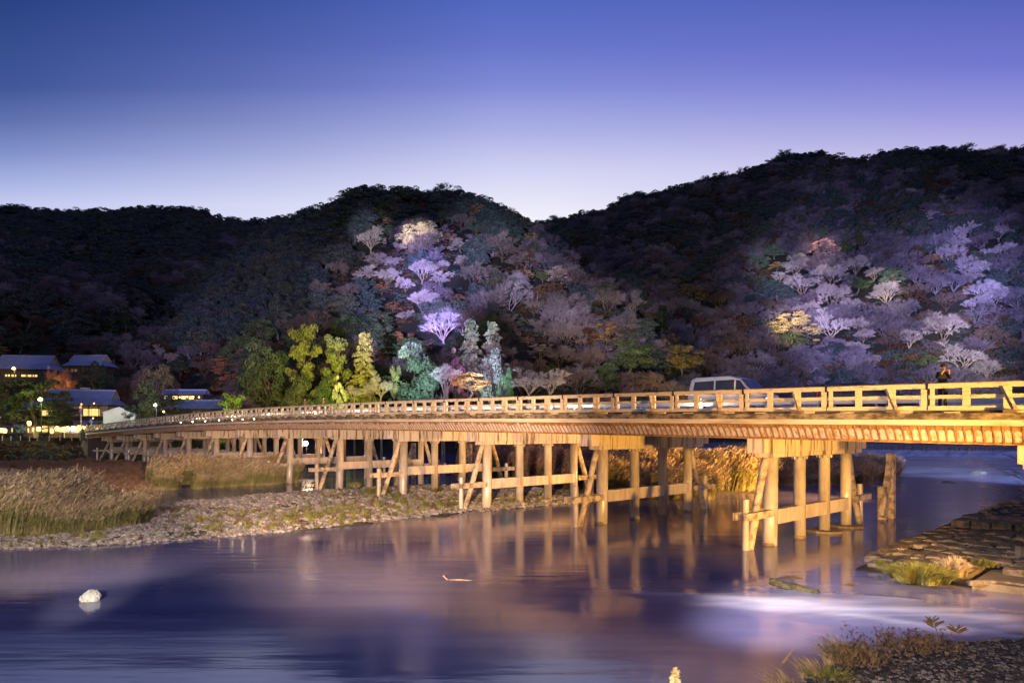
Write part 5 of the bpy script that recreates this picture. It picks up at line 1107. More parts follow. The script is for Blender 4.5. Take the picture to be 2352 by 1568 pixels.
# ------------------------------------------------------------------ buildings on the far left bank
def jp_roof(mb, w, d, z, rh, over=.8, gable=.45, mi=0):
    # hip-and-gable roof, ridge along x
    x, y = w / 2 + over, d / 2 + over; gx = w / 2 - gable * rh * .2; gy = y * .48; gz = z + rh * .48; th = .18
    ev = [(-x, -y, z), (x, -y, z), (x, y, z), (-x, y, z)]; gp_ = [(-gx, -gy, gz), (gx, -gy, gz), (gx, gy, gz), (-gx, gy, gz)]; rg = [(-gx - .3, 0, z + rh), (gx + .3, 0, z + rh)]
    gl = [(-gx - .3, -gy - .12, gz - .02), (gx + .3, -gy - .12, gz - .02), (gx + .3, gy + .12, gz - .02), (-gx - .3, gy + .12, gz - .02)]
    mb.add(ev + gp_, [(0, 1, 5, 4), (1, 2, 6, 5), (2, 3, 7, 6), (3, 0, 4, 7), (3, 2, 1, 0)], mi)
    mb.add(gl + rg + [tuple(Vector(v) - Vector((0, 0, th))) for v in gl + rg], [(0, 1, 5, 4), (2, 3, 4, 5), (7, 6, 10, 11), (9, 8, 11, 10), (0, 4, 10, 6), (4, 3, 9, 10), (1, 7, 11, 5), (5, 11, 8, 2), (0, 6, 7, 1), (3, 2, 8, 9)], mi)
    mb.box((0, 0, z + rh + .06), (2 * gx + .7, .34, .30), None, mi)
    for k in range(int(2 * y / .0 if False else w / .55)):
        xx = -w / 2 + .3 + k * .55
        for sg in (-1, 1): mb.bar((xx, sg * gy, gz + .05), (xx, sg * y, z + .05), .12, .10, mi)
    return gx, gy, gz
def gable_boards(mb, gx, gy, gz, z, rh):
    for sx in (-1, 1):
        X = sx * (gx + .34)
        for sy in (-1, 1): mb.bar((X, sy * (gy + .15), gz + .03), (X, 0, z + rh + .05), .10, .24, 0)
def house(name, label, px, Y, z0, w, d, storeys, rh, rot, fill, sh=2.7, over=1.1, ridge_only=False):
    c = Vector(((px - CX) / F * Y, Y, z0)); o = empty(name, c, rot, label, 'building'); H = storeys * sh
    mb = MB(); mb.box((0, 0, H / 2 - 4), (w, d, H + 8)); mb.build('wall', M['wallp'] if storeys > 1 else M['wallw'], o)
    mb = MB(); g = jp_roof(mb, w, d, H, rh, over); rf = mb.build('roof', M['rooft'], o)
    mb = MB(); gable_boards(mb, *g, H, rh); 
    for sx in (-1, 1): mb.add([(sx * g[0], -g[1], g[2]), (sx * g[0], g[1], g[2]), (sx * g[0], 0, H + rh - .15)], [(0, 1, 2)])
    mb.build('gable', M['wallp'], rf)
    # timber posts and eave bands
    mb = MB()
    for s in range(storeys):
        zz = s * sh
        mb.box((0, -d / 2 - .08, zz + sh - .25), (w + .3, .14, .22)); mb.box((w / 2 + .08, 0, zz + sh - .25), (.14, d + .3, .22)); mb.box((0, -d / 2 - .06, zz + .45), (w + .1, .10, .9 if s else .5))
    k = int(w / 1.8)
    for i in range(k + 1): mb.box((-w / 2 + i * w / k, -d / 2 - .12, H / 2), (.16, .16, H))
    mb.build('timber_frame', M['wallw'], o)
    if storeys > 1:
        mb = MB(); y = d / 2; zz = sh - .02
        mb.add([(-w / 2 - .2, -y - 1.1, zz - .35), (w / 2 + 1.1, -y - 1.1, zz - .35), (w / 2 + .02, -y - .02, zz + .12), (-w / 2 - .2, -y - .02, zz + .12)], [(0, 1, 2, 3)]); mb.add([(w / 2 + 1.1, -y - 1.1, zz - .35), (w / 2 + 1.1, y, zz - .35), (w / 2 + .02, y, zz + .12), (w / 2 + .02, -y - .02, zz + .12)], [(0, 1, 2, 3)])
        e = mb.build('lower_eave', M['rooft'], o); so = e.modifiers.new('thick', 'SOLIDIFY'); so.thickness = .12; so.offset = -1
    for (side, u, s, ww, wh, lit) in fill:
        zz = s * sh + 1.05 + wh / 2; mb = MB(); pn = MB()
        if side == 'f': c2 = (u, -d / 2 - .10, zz); fr = [((ww + .16, .08, .08), (0, 0, wh / 2 + .04)), ((ww + .16, .08, .08), (0, 0, -wh / 2 - .04)), ((.07, .08, wh), (ww / 2 + .04, 0, 0)), ((.07, .08, wh), (-ww / 2 - .04, 0, 0))]; nm = max(1, int(ww / .8)); fr += [((.05, .05, wh), (-ww / 2 + ww * i / nm, -.0, 0)) for i in range(1, nm)] + [((ww, .05, .04), (0, 0, wh * .12))]; ps = (ww, .03, wh)
        else: c2 = (w / 2 + .10, u, zz); fr = [((.08, ww + .16, .08), (0, 0, wh / 2 + .04)), ((.08, ww + .16, .08), (0, 0, -wh / 2 - .04)), ((.08, .07, wh), (0, ww / 2 + .04, 0)), ((.08, .07, wh), (0, -ww / 2 - .04, 0))]; nm = max(1, int(ww / .8)); fr += [((.05, .05, wh), (0, -ww / 2 + ww * i / nm, 0)) for i in range(1, nm)] + [((.05, ww, .04), (0, 0, wh * .12))]; ps = (.03, ww, wh)
        for sz, of in fr: mb.box(Vector(c2) + Vector(of), sz)
        f = mb.build('window', M['wallw'], o); pn.box(Vector(c2) + (Vector((0, .05, 0)) if side == 'f' else Vector((-.05, 0, 0))), ps); pn.build('pane', M['winlit'] if lit else M['windim'], f)
    return o
inn = house('inn_building', 'two-storey inn with dusk-blue hipped roof and lit yellow windows near the bridge end', 188, 152, 4.3, 13.5, 9, 2, 3.3, R(14),
      [('f', -5.2, 1, 2.0, 1.3, 1), ('f', .2, 1, 2.2, .5, 0), ('f', 3.4, 1, 3.2, 1.5, 1), ('f', -5.0, 0, 2.4, 1.3, 1), ('f', .2, 0, 3.4, 1.4, 1), ('f', 4.6, 0, 1.6, 1.4, 1), ('s', -3.0, 1, 1.4, 1.4, 1), ('s', 1.0, 1, 1.6, 1.6, 0), ('s', -3.0, 0, .9, 1.2, 1), ('s', 2.5, 0, 1.2, 1.2, 0)], sh=3.5)
house('inn_building', 'low house behind the pines at the left edge with a strip of dusk-blue roof showing', 8, 150, 4.3, 14, 8, 2, 2.6, R(6), [('f', -4, 1, 3, 1.2, 1), ('f', 1, 1, 2.5, 1.2, 1), ('f', 5, 0, 2, 1.2, 1), ('f', 2, 0, 2, 1.2, 1)], sh=2.4)
zh = 20.5
house('temple_hall', 'long upper hall with peaked gable and dusk-blue roof on the slope at far left', 66, 205, zh, 14.5, 8, 1, 4.4, R(8), [('f', x, 0, 1.3, .6, 1) for x in (-3.6, -1.9, .6, 2.2, 3.8)], sh=3.2, over=1.4)
house('temple_hall', 'smaller dusk-blue-roofed hall right of the long upper hall on the slope', 208, 210, zh + 2.0, 10.5, 6, 1, 3.4, R(-4), [('f', -3, 0, 2, .8, 0), ('f', 2, 0, 2, .8, 0)], sh=2.8, over=1.2)
house('tea_house', 'upper house with a row of warm lamps under its eaves, centre left', 428, 168, 12.2, 9.5, 5, 1, 1.2, R(5), [('f', x, 0, 1.4, .9, 1) for x in (-3.4, -1.6, .4, 2.2)], sh=2.2, over=.7)
house('tea_house', 'low dusk-blue tiled house below the lamp-lit upper one, centre left', 455, 156, 8.3, 11, 7, 1, 2.0, R(-8), [('f', -3, 0, 2, .6, 0), ('f', 2, 0, 2, .6, 0)], sh=2.2, over=.9)
# small lamps on those houses
def globe_lamp(px, py, Y, rad, mt, col, pw, label, name='wall_lamp', cat='lamp', group=None):
    o = empty(name, P(px, py, Y), 0, label, cat, group); mb = MB(); mb.lathe((0, 0, -rad), [(rad * .3, 0), (rad * .85, rad * .5), (rad, rad), (rad * .85, rad * 1.5), (rad * .3, 2 * rad)], 12); mb.build('globe', mt, o, smooth=True)
    mb = MB(); mb.box((0, rad + .12, 0), (.08, .28, .08)); mb.box((0, 0, rad + .05), (rad * 1.2, rad * 1.2, .08)); mb.build('bracket', M['metal'], o)
    if pw: l = point('lamp_glow', P(px, py, Y) + Vector((0, -rad - .35, 0)), col, pw, .15)
    return o
for i, (px, py) in enumerate([(413, 912), (430, 911), (444, 911), (457, 912)]): globe_lamp(px, py, 163.5, .22, M['lamp_o'], (1, .6, .2), 60 if i % 2 else 0, 'warm lamp under the eave of the upper house, %s from the left' % ordn[i], group='eave lamps')
globe_lamp(474, 921, 158, .28, M['lamp_o'], (1, .6, .2), 120, 'orange lamp at the right end of the two blue-roofed houses'); globe_lamp(376, 945, 140, .22, M['lamp_o'], (1, .6, .2), 60, 'small orange lamp left of the dark pine by the houses'); globe_lamp(216, 926, 146.0, .15, M['lamp_o'], (1, .7, .3), 20, 'upper wall lamp at the corner of the inn'); globe_lamp(214, 960, 146.0, .15, M['lamp_o'], (1, .7, .3), 20, 'lower wall lamp at the corner of the inn')
globe_lamp(187, 928, 143.5, .15, M['lamp_o'], (1, .7, .3), 30, 'lamp on the left part of the inn front')
def street_lamp(px, py, Y, zb, rad, mt, col, pw, label):
    p = P(px, py, Y); o = empty('street_lamp', (p.x, p.y, zb), 0, label, 'street lamp'); h = p.z - zb; mb = MB(); mb.tube([(0, .3, 0), (0, .3, h * .8), (0, .3, h + .1)], [.09, .07, .05], 8); mb.tube([(0, .3, h + .1), (0, 0, h + .2)], [.04, .04], 6); mb.build('pole', M['metal'], o)
    mb = MB(); mb.lathe((0, 0, h - rad), [(rad * .3, 0), (rad * .85, rad * .5), (rad, rad), (rad * .85, rad * 1.5), (rad * .3, 2 * rad)], 14); mb.build('globe', mt, o, smooth=True); point('lamp_glow', p + Vector((0, -rad - .5, 0)), col, pw, .2); return o
street_lamp(93, 917, 128.6, 4.2, .38, M['lamp_y'], (.80, 1, .22), 3000, 'bright yellow street lamp glowing inside the big pine')
street_lamp(32, 846, 188, 17, .42, M['lamp_o'], (1, .6, .22), 5000, 'orange street lamp on the slope in front of the long upper hall')
street_lamp(357, 930, 136, 4.2, .30, M['lamp_c'], (.9, 1, .9), 1500, 'cool white lamp right of the white shed')
point('tree_uplight', P(143, 893, 183), (1, .45, .12), 2500, .2); point('pine_uplight', P(545, 950, 144), (.75, 1, .08), 1300, .2); point('pine_uplight', P(520, 950, 143), (.75, 1, .08), 700, .2)
# white shed with curved roof
o = empty('white_shed', P(280, 985, 141), R(0), 'white shed with a shallow peaked roof beside the inn', 'shed'); o.location.z = 4.2; w, d, h = 5.6, 6, 5.2
o.rotation_euler = (0, 0, R(20))
mb = MB(); mb.add([(-w / 2, -d / 2, -.5), (w / 2, -d / 2, -.5), (w / 2, -d / 2, h - .6), (0, -d / 2, h + .9), (-w / 2, -d / 2, h - .1), (-w / 2, d / 2, -.5), (w / 2, d / 2, -.5), (w / 2, d / 2, h - .6), (0, d / 2, h + .9), (-w / 2, d / 2, h - .1)], [(0, 1, 2, 3, 4), (9, 8, 7, 6, 5), (1, 6, 7, 2), (5, 0, 4, 9)]); mb.build('wall', M['tent'], o)
mb = MB(); mb.bar((-w / 2 - .2, 0, h - .16), (0.02, 0, h + .98), d + .5, .1, up=Vector((0, 0, 1))); mb.bar((0, 0, h + .98), (w / 2 + .2, 0, h - .66), d + .5, .1); mb.build('roof', M['tent'], o)
mb = MB(); mb.box((.9, -d / 2 - .06, .9), (2.9, .08, 1.7)); mb.build('shutter', M['wallp'], o); mb = MB(); mb.box((-w / 2 + 1.0, -d / 2 - .5, .8), (2.2, 1.1, 2.2)); mb.build('lean_to', M['wallw'], o)
mb = MB(); tag(mb.build('x', M['tent']), 'x') if False else None
o = empty('storage_tank', P(196, 893, 172), 0, 'small white tank showing above the ridge of the inn roof', 'tank'); mb = MB(); mb.box((0, 0, -3), (1.6, 1.2, 6)); mb.box((0, 0, .2), (1.8, 1.4, .2)); mb.build('body', M['tent'], o); mb = MB(); [mb.box((x, -.63, -.3), (.12, .05, .7)) for x in (-.4, 0, .4)]; mb.build('rib', M['metal'], o)
# lantern stalls along the promenade
sl_ = [(18, 985, 1), (36, 990, 1), (68, 975, 0), (85, 982, 1), (96, 990, 0), (134, 985, 1), (150, 985, 1), (162, 982, 0), (172, 985, 2), (184, 984, 0)]
for i, (px, py, k) in enumerate([(3, 988, 1), (11, 989, 1), (62, 988, 0), (89, 985, 1), (67, 972, 1), (131, 984, 1), (145, 986, 0), (155, 984, 1), (168, 984, 2), (182, 982, 1), (195, 980, 1), (222, 985, 1), (119, 990, 0)]):
    o = empty('paper_lantern', P(px, py, 131), 0, None, 'lantern', 'lit lanterns along the promenade'); rr_ = .36 if k else .28
    o['label'] = 'glowing %s lantern on the promenade left of the bridge, %s from the left' % (['small', 'warm', 'cool white'][k], ordn[sorted([3, 11, 62, 89, 67, 131, 145, 155, 168, 182, 195, 222, 119]).index(px)])
    mb = MB(); mb.lathe((0, 0, -.45), [(rr_ * .6, 0), (rr_, .2), (rr_ * 1.05, .45), (rr_, .7), (rr_ * .6, .9)], 12); mb.build('shade', [M['lamp_p'], M['lamp_p'], M['lamp_c']][k], o, smooth=True)
    mb = MB(); mb.tube([(0, .05, -1.6), (0, .05, -.44)], .03, 6); mb.box((0, 0, .48), (.2, .2, .06)); mb.build('post', M['metal'], o)
    if i % 2 == 0: point('lantern_glow', P(px, py, 131) + Vector((0, 1.0, .2)), (1, .68, .3) if k != 2 else (.9, .95, 1), 90, .3)
for i, (a, b, lb) in enumerate([(60, 82, 'tan stall with open front behind the map board'), (118, 150, 'wooden stall with warm light inside under the big pine'), (152, 192, 'bright stall with red and white front near the bridge end')]):
    o = empty('market_stall', P((a + b) / 2, 1002, 134.5), 0, lb, 'stall'); o.location.z = 4.2; w = (b - a) / F * 134.5
    mb = MB(); mb.box((0, .9, 1.1), (w, .1, 2.2)); [mb.box((x * w / 2, .2, 1.1), (.1, 1.5, 2.2)) for x in (-1, 1)]; mb.build('wall', [M['wallp'], M['wallp'], M['tent']][i], o)
    mb = MB(); mb.bar((-w / 2 - .3, 0, 2.35), (w / 2 + .3, 0, 2.35), 2.4, .12); mb.build('roof', M['wallw'], o); mb = MB(); mb.box((0, -.5, .5), (w * .9, .5, .95)); mb.build('counter', M['redp'] if 'redp' in M else M['wallw'], o)
    mb = MB(); mb.box((w * .1, .78, 1.6), (w * .5, .06, .7)); mb.build('lit_panel', M['winlit'], o); point('stall_glow', P((a + b) / 2, 985, 133.6), (1, .7, .35), 120, .3)
# map board
o = empty('map_board', P(47, 985, 128.5), R(3), 'green and pale map board in a dark frame on the promenade', 'sign board'); mb = MB(); [mb.box((x, 0, -.7), (.1, .1, 2.2)) for x in (-1.28, 1.28)]; mb.build('leg', M['metal'], o)
M['map'] = mat('map_print', (.02, .06, .03), (.35, .33, .22), .6, 1.6, ramp=(.45, .55)); mb = MB(); mb.box((0, -.03, .1), (2.46, .08, 1.6)); mb.build('panel', M['map'], o); mb = MB(); [mb.box((x, -.08, .1), (.1, .1, 1.8)) for x in (-1.27, 1.27)]; [mb.box((0, -.08, .1 + z), (2.44, .1, .1)) for z in (-.85, .85)]; mb.build('frame', M['metal'], o)
mb = MB(); mb.tube([(-1.1, -.075, .5), (-.5, -.075, .2), (.1, -.075, .15), (.8, -.075, -.4)], .035, 5); mb.build('river_line', mat('map_blue', (.05, .10, .35)), bpy.data.objects['panel'] if False else o)
# low bank fence posts
pmb = MB(); pmb.box((0, 0, .3), (.12, .12, .9)); fpst = None
for i, px in enumerate([5, 25, 47, 68, 86, 113, 138, 165]):
    q = P(px, 1002, 125.5); 
    if fpst is None: fpst = pmb.build('bank_post', M['rail']); o = fpst
    else: o = fpst.copy(); C.objects.link(o)
    o.location = (q.x, q.y, 3.9); tag(o, 'short timber post on the edge of the dark embankment, %s from the left' % ordn[i], 'post', 'short posts along the embankment edge')
# road signs at the far end of the bridge
M['sred'] = mat('sign_red', (.55, .03, .04), rough=.4); M['sblue'] = mat('sign_blue', (.02, .08, .5), rough=.4, emit=(.05, .2, .9), estr=.15); M['swhite'] = mat('sign_white', (.8, .8, .8), rough=.4)
def disc(mb, c, r, y, mi, n=20):
    vs = [Vector(c) + Vector((math.cos(6.2832 * k / n) * r, y - .02 * (j), math.sin(6.2832 * k / n) * r)) for j in (0, 1) for k in range(n)]; mb.add(vs, [tuple(range(n - 1, -1, -1)) if False else tuple(range(n, 2 * n)), tuple(range(n - 1, -1, -1))] + [(k, (k + 1) % n, n + (k + 1) % n, n + k) for k in range(n)], mi)
def sign(px, pt_, pb, Y, items, label):
    a, b = P(px, pt_, Y), P(px, pb, Y); o = empty('road_sign', b, 0, label, 'road sign'); h = a.z - b.z; mb = MB(); mb.tube([(0, 0, 0), (0, 0, h)], .05, 8); mb.build('pole', M['swhite'], o)
    for k, kind in enumerate(items):
        z = h - .35 - k * .8; mb = MB()
        if kind == 'limit': disc(mb, (0, -.07, z), .38, 0, 0); disc(mb, (0, -.07, z), .27, -.025, 1); mb.box((-.06, -.125, z), (.05, .01, .22), None, 0); mb.box((.08, -.125, z), (.05, .01, .22), None, 0)
        elif kind == 'nopark': disc(mb, (0, -.07, z), .38, 0, 0); disc(mb, (0, -.07, z), .30, -.025, 2); mb.box((0, -.12, z), (.62, .01, .07), Matrix.Rotation(R(45), 3, 'Y'), 0)
        elif kind == 'noentry': disc(mb, (0, -.07, z), .36, 0, 0); mb.box((0, -.1, z), (.5, .01, .12), None, 1)
        elif kind == 'cross':
            t3 = [(-.48, -.08, z - .4), (.48, -.08, z - .4), (.5, -.08, z - .1), (0, -.08, z + .5), (-.5, -.08, z - .1)]; mb.add(t3 + [(x, y + .03, zz) for x, y, zz in t3], [(0, 1, 2, 3, 4), (9, 8, 7, 6, 5)] + [(i, i + 5, (i + 1) % 5 + 5, (i + 1) % 5) for i in range(5)], 2)
            mb.add([(-.32, -.10, z - .32), (.32, -.10, z - .32), (0, -.10, z + .3)], [(0, 1, 2)], 1)
            for s_ in ((0, .06, .10, .3), ): mb.bar((0, -.12, z + .12), (0, -.12, z - .08), .07, .02, 3)
            mb.bar((0, -.12, z - .06), (-.12, -.12, z - .26), .05, .02, 3); mb.bar((0, -.12, z - .06), (.12, -.12, z - .26), .05, .02, 3); mb.bar((-.13, -.12, z + .02), (.13, -.12, z + .06), .04, .02, 3); mb.box((0, -.12, z + .17), (.08, .02, .08), None, 3)
        mb.build('sign_plate', [M['sred'], M['swhite'], M['sblue'], M['metal']], o)
sign(186, 931, 992, 131, ['limit', 'nopark'], 'tall white pole with a round red and white sign above a round blue one'); sign(210, 961, 985, 130, ['cross'], 'blue pentagon pedestrian crossing sign with a white triangle'); sign(195, 970, 992, 129, ['nopark'], 'low round blue and red sign at the bridge end pillar'); sign(353, 959, 985, 112, ['noentry'], 'round red sign above the far part of the railing')
# masonry embankment left of the abutment
mb = MB()
ta = np.arange(-300, 240, 12.0)

# floodlight under the bridge
def floodlight(px, py, Y, zb, rad, label, pw, aim):
    p = P(px, py, Y); o = empty('floodlight', (p.x, p.y, zb), 0, label, 'floodlight'); h = p.z - zb; mb = MB(); mb.tube([(0, .25, -.5), (0, .25, h)], .06, 8); mb.build('pole', M['metal'], o); mb = MB(); mb.lathe((0, 0, 0), [(.001, 0), (.001, 0)], 3) if False else None
    mb = MB(); mb.tube([(0, .2, h), (0, -.02, h)], [rad * .6, rad], 14); mb.build('housing', M['metal'], o); mb = MB(); mb.tube([(0, -.025, h), (0, -.10, h)], [rad * .93, rad * .5], 14); mb.build('lens', M['lamp_w'], o)
    spot(p + Vector((0, -.35, 0)), aim, (1, .66, .42), pw, 120, .5, 1.0); return o
floodlight(702, 1018, 84, .3, .34, 'dazzling floodlight shining through the bridge piles left of centre', 3000, P(740, 1090, 45))
fp = P(702, 1018, 84); point('flood_spill', fp + Vector((0, 1.5, -.3)), (1, .62, .35), 700, .6)

# ------------------------------------------------------------------ vehicles on the bridge
def vehicle(t, s, profile, W, paint, wheels, windows, label, cat, name, hl, back=True):
    o = empty(name, BW(t, s, zt(t) - 1.055), PH, label, cat)      # local -x is the front (towards the right of the view)
    mb = MB(); n = len(profile); 
    def side(y, tu): return [(x, y * (1 - tu * max(0, z - .9)), z) for x, z in profile]
    A, B, C_, D = side(W / 2 - .04, .13), side(W / 2, .13), side(-W / 2, .13), side(-W / 2 + .04, .13)
    inn_ = [(x * .992, y, z * .99 + .005) for x, y, z in A]; inn2 = [(x * .992, y, z * .99 + .005) for x, y, z in D]
    vs = B + C_; fs = [(i, (i + 1) % n, n + (i + 1) % n, n + i) for i in range(n)] + [tuple(range(n - 1, -1, -1)), tuple(range(n, 2 * n))]; mb.add(vs, fs)
    body = mb.build('body', paint, o); bv = body.modifiers.new('bevel', 'BEVEL'); bv.width = .06; bv.segments = 3; bv.limit_method = 'ANGLE'; bv.angle_limit = R(25)
    for p in body.data.polygons: p.use_smooth = True
    for poly in windows:
        for sg in (-1, 1):
            mb = MB(); q = [(x, sg * (W / 2 * (1 - .13 * max(0, z - .9)) + .012), z) for x, z in poly]; q2 = [(x, y - sg * .03, z) for x, y, z in q]; k = len(q); mb.add(q + q2, [tuple(range(k)), tuple(range(2 * k - 1, k - 1, -1))] + [(i, (i + 1) % k, k + (i + 1) % k, k + i) for i in range(k)]); mb.build('side_window', M['glass'], body)
    for x in wheels:
        for sg in (-1, 1):
            wo = bpy.data.objects.new('wheel', None); C.objects.link(wo); wo.parent = o; wo.location = (x, sg * (W / 2 - .11), .32)
            mb = MB(); mb.tube([(0, -.11, 0), (0, .11, 0)], .32, 20); mb.build('tyre', M['tyre'], wo, bevel=.02); mb = MB(); mb.tube([(0, -.118, 0), (0, .118, 0)], .20, 16); mb.build('rim', M['galv'], wo)
    for sg in (-1, 1):
        mb = MB(); mb.box((hl[0], sg * (W / 2 - .26), hl[1]), (.12, .34, .16)); mb.build('headlight', M['headl'], body, bevel=.02)
        mb = MB(); mb.box((max(x for x, z in profile) - .0, sg * (W / 2 - .12), .95), (.07, .12, .32)); mb.build('tail_light', M['sred'], body)
        mb = MB(); mb.box((hl[0] + .95, sg * (W / 2 + .06), 1.02 if profile[-1][1] < 3 else 1.1), (.12, .16, .13)); mb.build('wing_mirror', paint, body)
    spot(BW(t, s, zt(t) - .45) - U * (-hl[0] + .25) if False else BW(t + hl[0] - .3, s, zt(t) - .45), BW(t - 12, s - .6, zt(t) - 1.1), (1, .85, .6), 500, 70, .6, .1, 'headlight_beam'); return o, body
M['headl'] = mat('lit_headlight', (1, 1, .9), emit=(1, .85, .5), estr=14); M['vanp'] = mat('silver_van_paint', (.62, .58, .62), rough=.3, metal=.1, spec=.6); M['carp'] = mat('dark_car_paint', (.05, .05, .07), rough=.25, spec=.7)
van, vb = vehicle(3.9, 3.4, [(-2.35, .35), (-2.38, .75), (-2.2, 1.02), (-1.55, 1.22), (-.85, 1.92), (-.2, 2.1), (1.9, 2.12), (2.2, 2.0), (2.38, 1.1), (2.35, .35), (1.9, .25), (-1.9, .25)], 1.8, M['vanp'], (-1.5, 1.5),
    [[(-1.35, 1.22), (-.62, 1.22), (-.62, 1.86), (-.85, 1.82)], [(-.52, 1.22), (.62, 1.22), (.62, 1.88), (-.52, 1.88)], [(.72, 1.22), (2.05, 1.22), (1.95, 1.86), (.72, 1.88)]], 'silver minivan with lit headlights and pinkish windows crossing the bridge', 'van', 'minivan', (-2.36, .72))
mb = MB(); mb.add([(-1.53, -.80, 1.26), (-1.53, .80, 1.26), (-.90, .74, 1.88), (-.90, -.74, 1.88)], [(0, 1, 2, 3)]); g = mb.build('windscreen', M['glass'], vb); g.location = (-.03, 0, .03)
point('cabin_light', BW(3.9, 3.4, zt(3.9) + .55), (1, .15, .2), 8, .2)
car, cb_ = vehicle(-3.2, 3.4, [(-2.1, .3), (-2.12, .62), (-1.95, .85), (-1.05, .98), (-.35, 1.42), (.1, 1.5), (1.3, 1.5), (1.9, 1.2), (2.08, .9), (2.1, .35), (1.7, .22), (-1.7, .22)], 1.7, M['carp'], (-1.3, 1.32),
    [[(-.85, .98), (-.1, .98), (-.1, 1.36), (-.32, 1.34)], [(0, .98), (.85, .98), (.85, 1.38), (0, 1.38)], [(.95, .98), (1.65, .98), (1.45, 1.32), (.95, 1.38)]], 'dark hatchback with a lit headlight behind the railing near the right edge', 'car', 'hatchback_car', (-2.08, .62))
mb = MB(); mb.add([(-1.0, -.76, 1.0), (-1.0, .76, 1.0), (-.38, .70, 1.38), (-.38, -.70, 1.38)], [(0, 1, 2, 3)]); g = mb.build('windscreen', M['glass'], cb_); g.location = (-.03, 0, .03)
red, rb = vehicle(60, 6.2, [(-2.1, .3), (-2.12, .62), (-1.95, .85), (-1.05, .98), (-.35, 1.42), (.1, 1.5), (1.3, 1.5), (1.9, 1.2), (2.08, .9), (2.1, .35), (1.7, .22), (-1.7, .22)], 1.7, mat('red_car_paint', (.4, .02, .03), rough=.3, spec=.7), (-1.3, 1.32),
    [[(-.85, .98), (-.1, .98), (-.1, 1.36), (-.32, 1.34)], [(0, .98), (.85, .98), (.85, 1.38), (0, 1.38)], [(.95, .98), (1.65, .98), (1.45, 1.32), (.95, 1.38)]], 'small red car behind the railing on the far left half of the bridge', 'car', 'hatchback_car', (-2.08, .62))

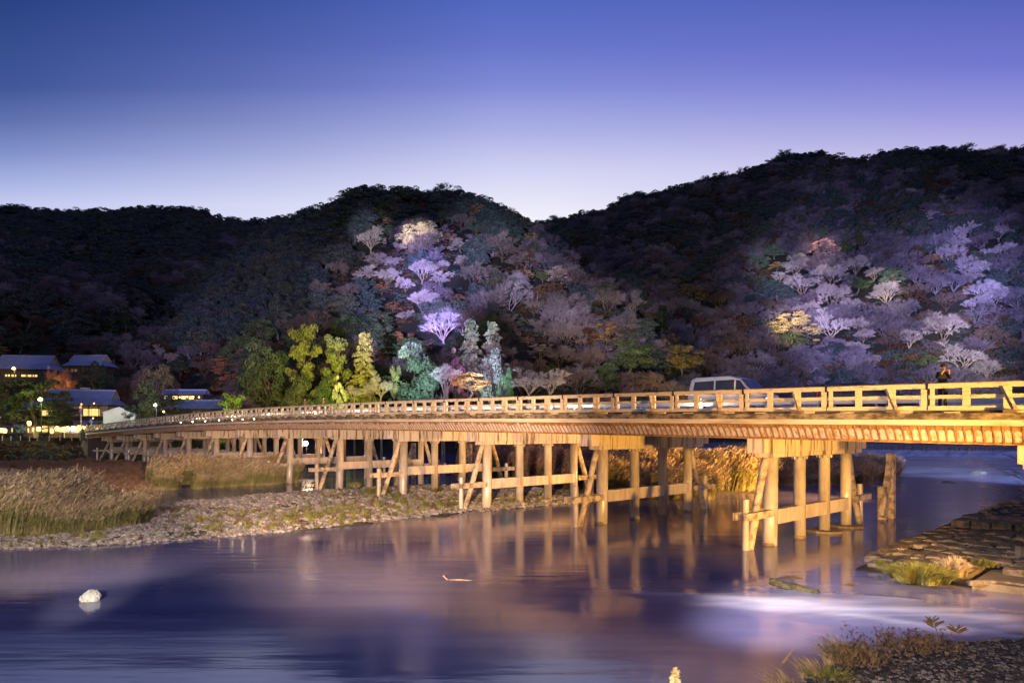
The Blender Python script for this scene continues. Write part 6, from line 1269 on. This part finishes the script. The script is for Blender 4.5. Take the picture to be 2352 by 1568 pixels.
# ------------------------------------------------------------------ people on the bridge
def skin_obj(name, verts, edges, radii, m_, parent, root=0, sub=2):
    me = bpy.data.meshes.new(name); me.from_pydata([tuple(v) for v in verts], edges, []); me.materials.append(m_); o = bpy.data.objects.new(name, me); C.objects.link(o); o.parent = parent
    sk = o.modifiers.new('skin', 'SKIN'); sk.use_smooth_shade = True
    for i, v in enumerate(me.skin_vertices[0].data): v.radius = radii[i] if hasattr(radii[i], '__len__') else (radii[i], radii[i]); v.use_root = i == root
    s = o.modifiers.new('sub', 'SUBSURF'); s.levels = sub; s.render_levels = sub; return o
def person(t, s, turn, label, coat, trous, raise_arms=False, head_tilt=0.0):
    o = empty('person', BW(t, s, zt(t) - .965), PH + turn, label, 'person')   # faces local +y
    hx = .17
    V_ = [(0, 0, .93), (0, .01, 1.12), (0, 0, 1.33), (0, -.01, 1.45), (0, .01, 1.52), (0, .02, 1.60), (0, .03, 1.70)]; E = [(0, 1), (1, 2), (2, 3), (3, 4), (4, 5), (5, 6)]; Rr = [(.15, .11), (.135, .10), (.165, .11), (.09, .07), (.055, .055), (.078, .092), (.07, .085)]
    arms = []
    for sg in (-1, 1):
        b = len(V_); ch = [(sg * hx, 0, 1.42), (sg * .22, .10, 1.20), (sg * .12, .30, 1.42), (sg * .085, .37, 1.50)] if raise_arms else [(sg * hx, 0, 1.41), (sg * .225, .02, 1.14), (sg * .21, .16, .93), (sg * .19, .22, .87)]
        V_ += ch; E += [(2, b), (b, b + 1), (b + 1, b + 2), (b + 2, b + 3)]; Rr += [.06, .042, .03, .03]
        hd = Vector(ch[3]); dr = (hd - Vector(ch[2])).normalized(); sd = Vector((sg, 0, 0)); hb = b + 3
        for k in range(4):
            c = len(V_); off = Vector((sg * (-.03 + .02 * k), 0, 0)); V_ += [tuple(hd + dr * .05 + off), tuple(hd + dr * (.075 + (.01 if k in (1, 2) else 0)) + off + Vector((0, 0, -.02))), tuple(hd + dr * .08 + off + Vector((0, -.01, -.05)))]; E += [(hb, c), (c, c + 1), (c + 1, c + 2)]; Rr += [.010, .009, .007]
        c = len(V_); V_ += [tuple(hd - sd * .035 + dr * .01), tuple(hd - sd * .05 + dr * .04 + Vector((0, 0, .01)))]; E += [(hb, c), (c, c + 1)]; Rr += [.011, .009]
        b = len(V_); V_ += [(sg * .09, 0, .88), (sg * .10, .02, .48), (sg * .10, -.01, .08), (sg * .10, .13, .03)]; E += [(0, b), (b, b + 1), (b + 1, b + 2), (b + 2, b + 3)]; Rr += [.09, .058, .04, .035]
    body = skin_obj('body', V_, E, Rr, M['skin'], o)
    # coat
    cv = [(0, 0, .86), (0, .01, 1.10), (0, 0, 1.34), (0, -.01, 1.46)]; ce = [(0, 1), (1, 2), (2, 3)]; cr_ = [(.19, .15), (.165, .13), (.19, .135), (.10, .09)]
    for sg in (-1, 1):
        b = len(cv); ch = [(sg * hx, 0, 1.42), (sg * .225, .10, 1.20), (sg * .13, .27, 1.40)] if raise_arms else [(sg * hx, 0, 1.41), (sg * .23, .02, 1.14), (sg * .212, .14, .95)]
        cv += ch; ce += [(2, b), (b, b + 1), (b + 1, b + 2)]; cr_ += [.085, .062, .05]
    skin_obj('coat', cv, ce, cr_, coat, body, 0)
    tv = [(0, 0, .92)]; te = []; tr_ = [(.16, .125)]
    for sg in (-1, 1): b = len(tv); tv += [(sg * .09, 0, .86), (sg * .10, .02, .48), (sg * .10, -.01, .10)]; te += [(0, b), (b, b + 1), (b + 1, b + 2)]; tr_ += [.10, .072, .058]
    skin_obj('trousers', tv, te, tr_, trous, body, 0)
    mb = MB(); r_ = np.random.RandomState(4)
    nU, nV = 12, 8; vs = []
    for j in range(nV + 1):
        for i in range(nU):
            a = 6.2832 * i / nU; e = math.pi * j / nV * .62; x, y, z = math.sin(e) * math.cos(a), math.sin(e) * math.sin(a), math.cos(e)
            vs.append((x * .092, y * .108 + .012 - (.02 if y < 0 else -.0), 1.69 + z * .105))
    mb.add(vs, [(j * nU + i, j * nU + (i + 1) % nU, (j + 1) * nU + (i + 1) % nU, (j + 1) * nU + i) for j in range(nV) for i in range(nU)]); mb.build('hair', M['hair'], body, smooth=True)
    mb = MB(); mb.tube([(0, .105, 1.66), (0, .135, 1.625), (0, .11, 1.61)], [.010, .018, .012], 6); mb.build('nose', M['skin'], body, smooth=True)
    for sg in (-1, 1):
        mb = MB(); mb.lathe((sg * .034, .108, 1.652), [(.004, -.008), (.012, 0), (.004, .008)], 8); mb.build('eye', M['hair'], body); mb = MB(); mb.box((sg * .088, .02, 1.64), (.02, .04, .06)); mb.build('ear', M['skin'], body, bevel=.008)
        mb = MB(); mb.box((sg * .10, .07, .04), (.10, .27, .09)); mb.build('shoe', M['tyre'], body, bevel=.03)
    mb = MB(); mb.box((0, .118, 1.575), (.045, .012, .010)); mb.build('mouth', mat('lips', (.3, .1, .09)), body); return o
navy = mat('navy_coat', (.012, .014, .03), rough=.8); tan = mat('tan_coat', (.30, .16, .08), rough=.8); grey = mat('dark_trousers', (.02, .02, .025), rough=.8)
p1 = person(-7.6, -1.15, R(35), 'person in a dark jacket leaning at the railing with raised hands, upper right', navy, grey, True)
p2 = person(47.2, -1.0, R(160), 'person in a tan coat walking behind the railing, left one of the two', tan, grey)
p3 = person(43.4, -1.0, R(150), 'person in a tan coat walking behind the railing, right one of the two', tan, grey)
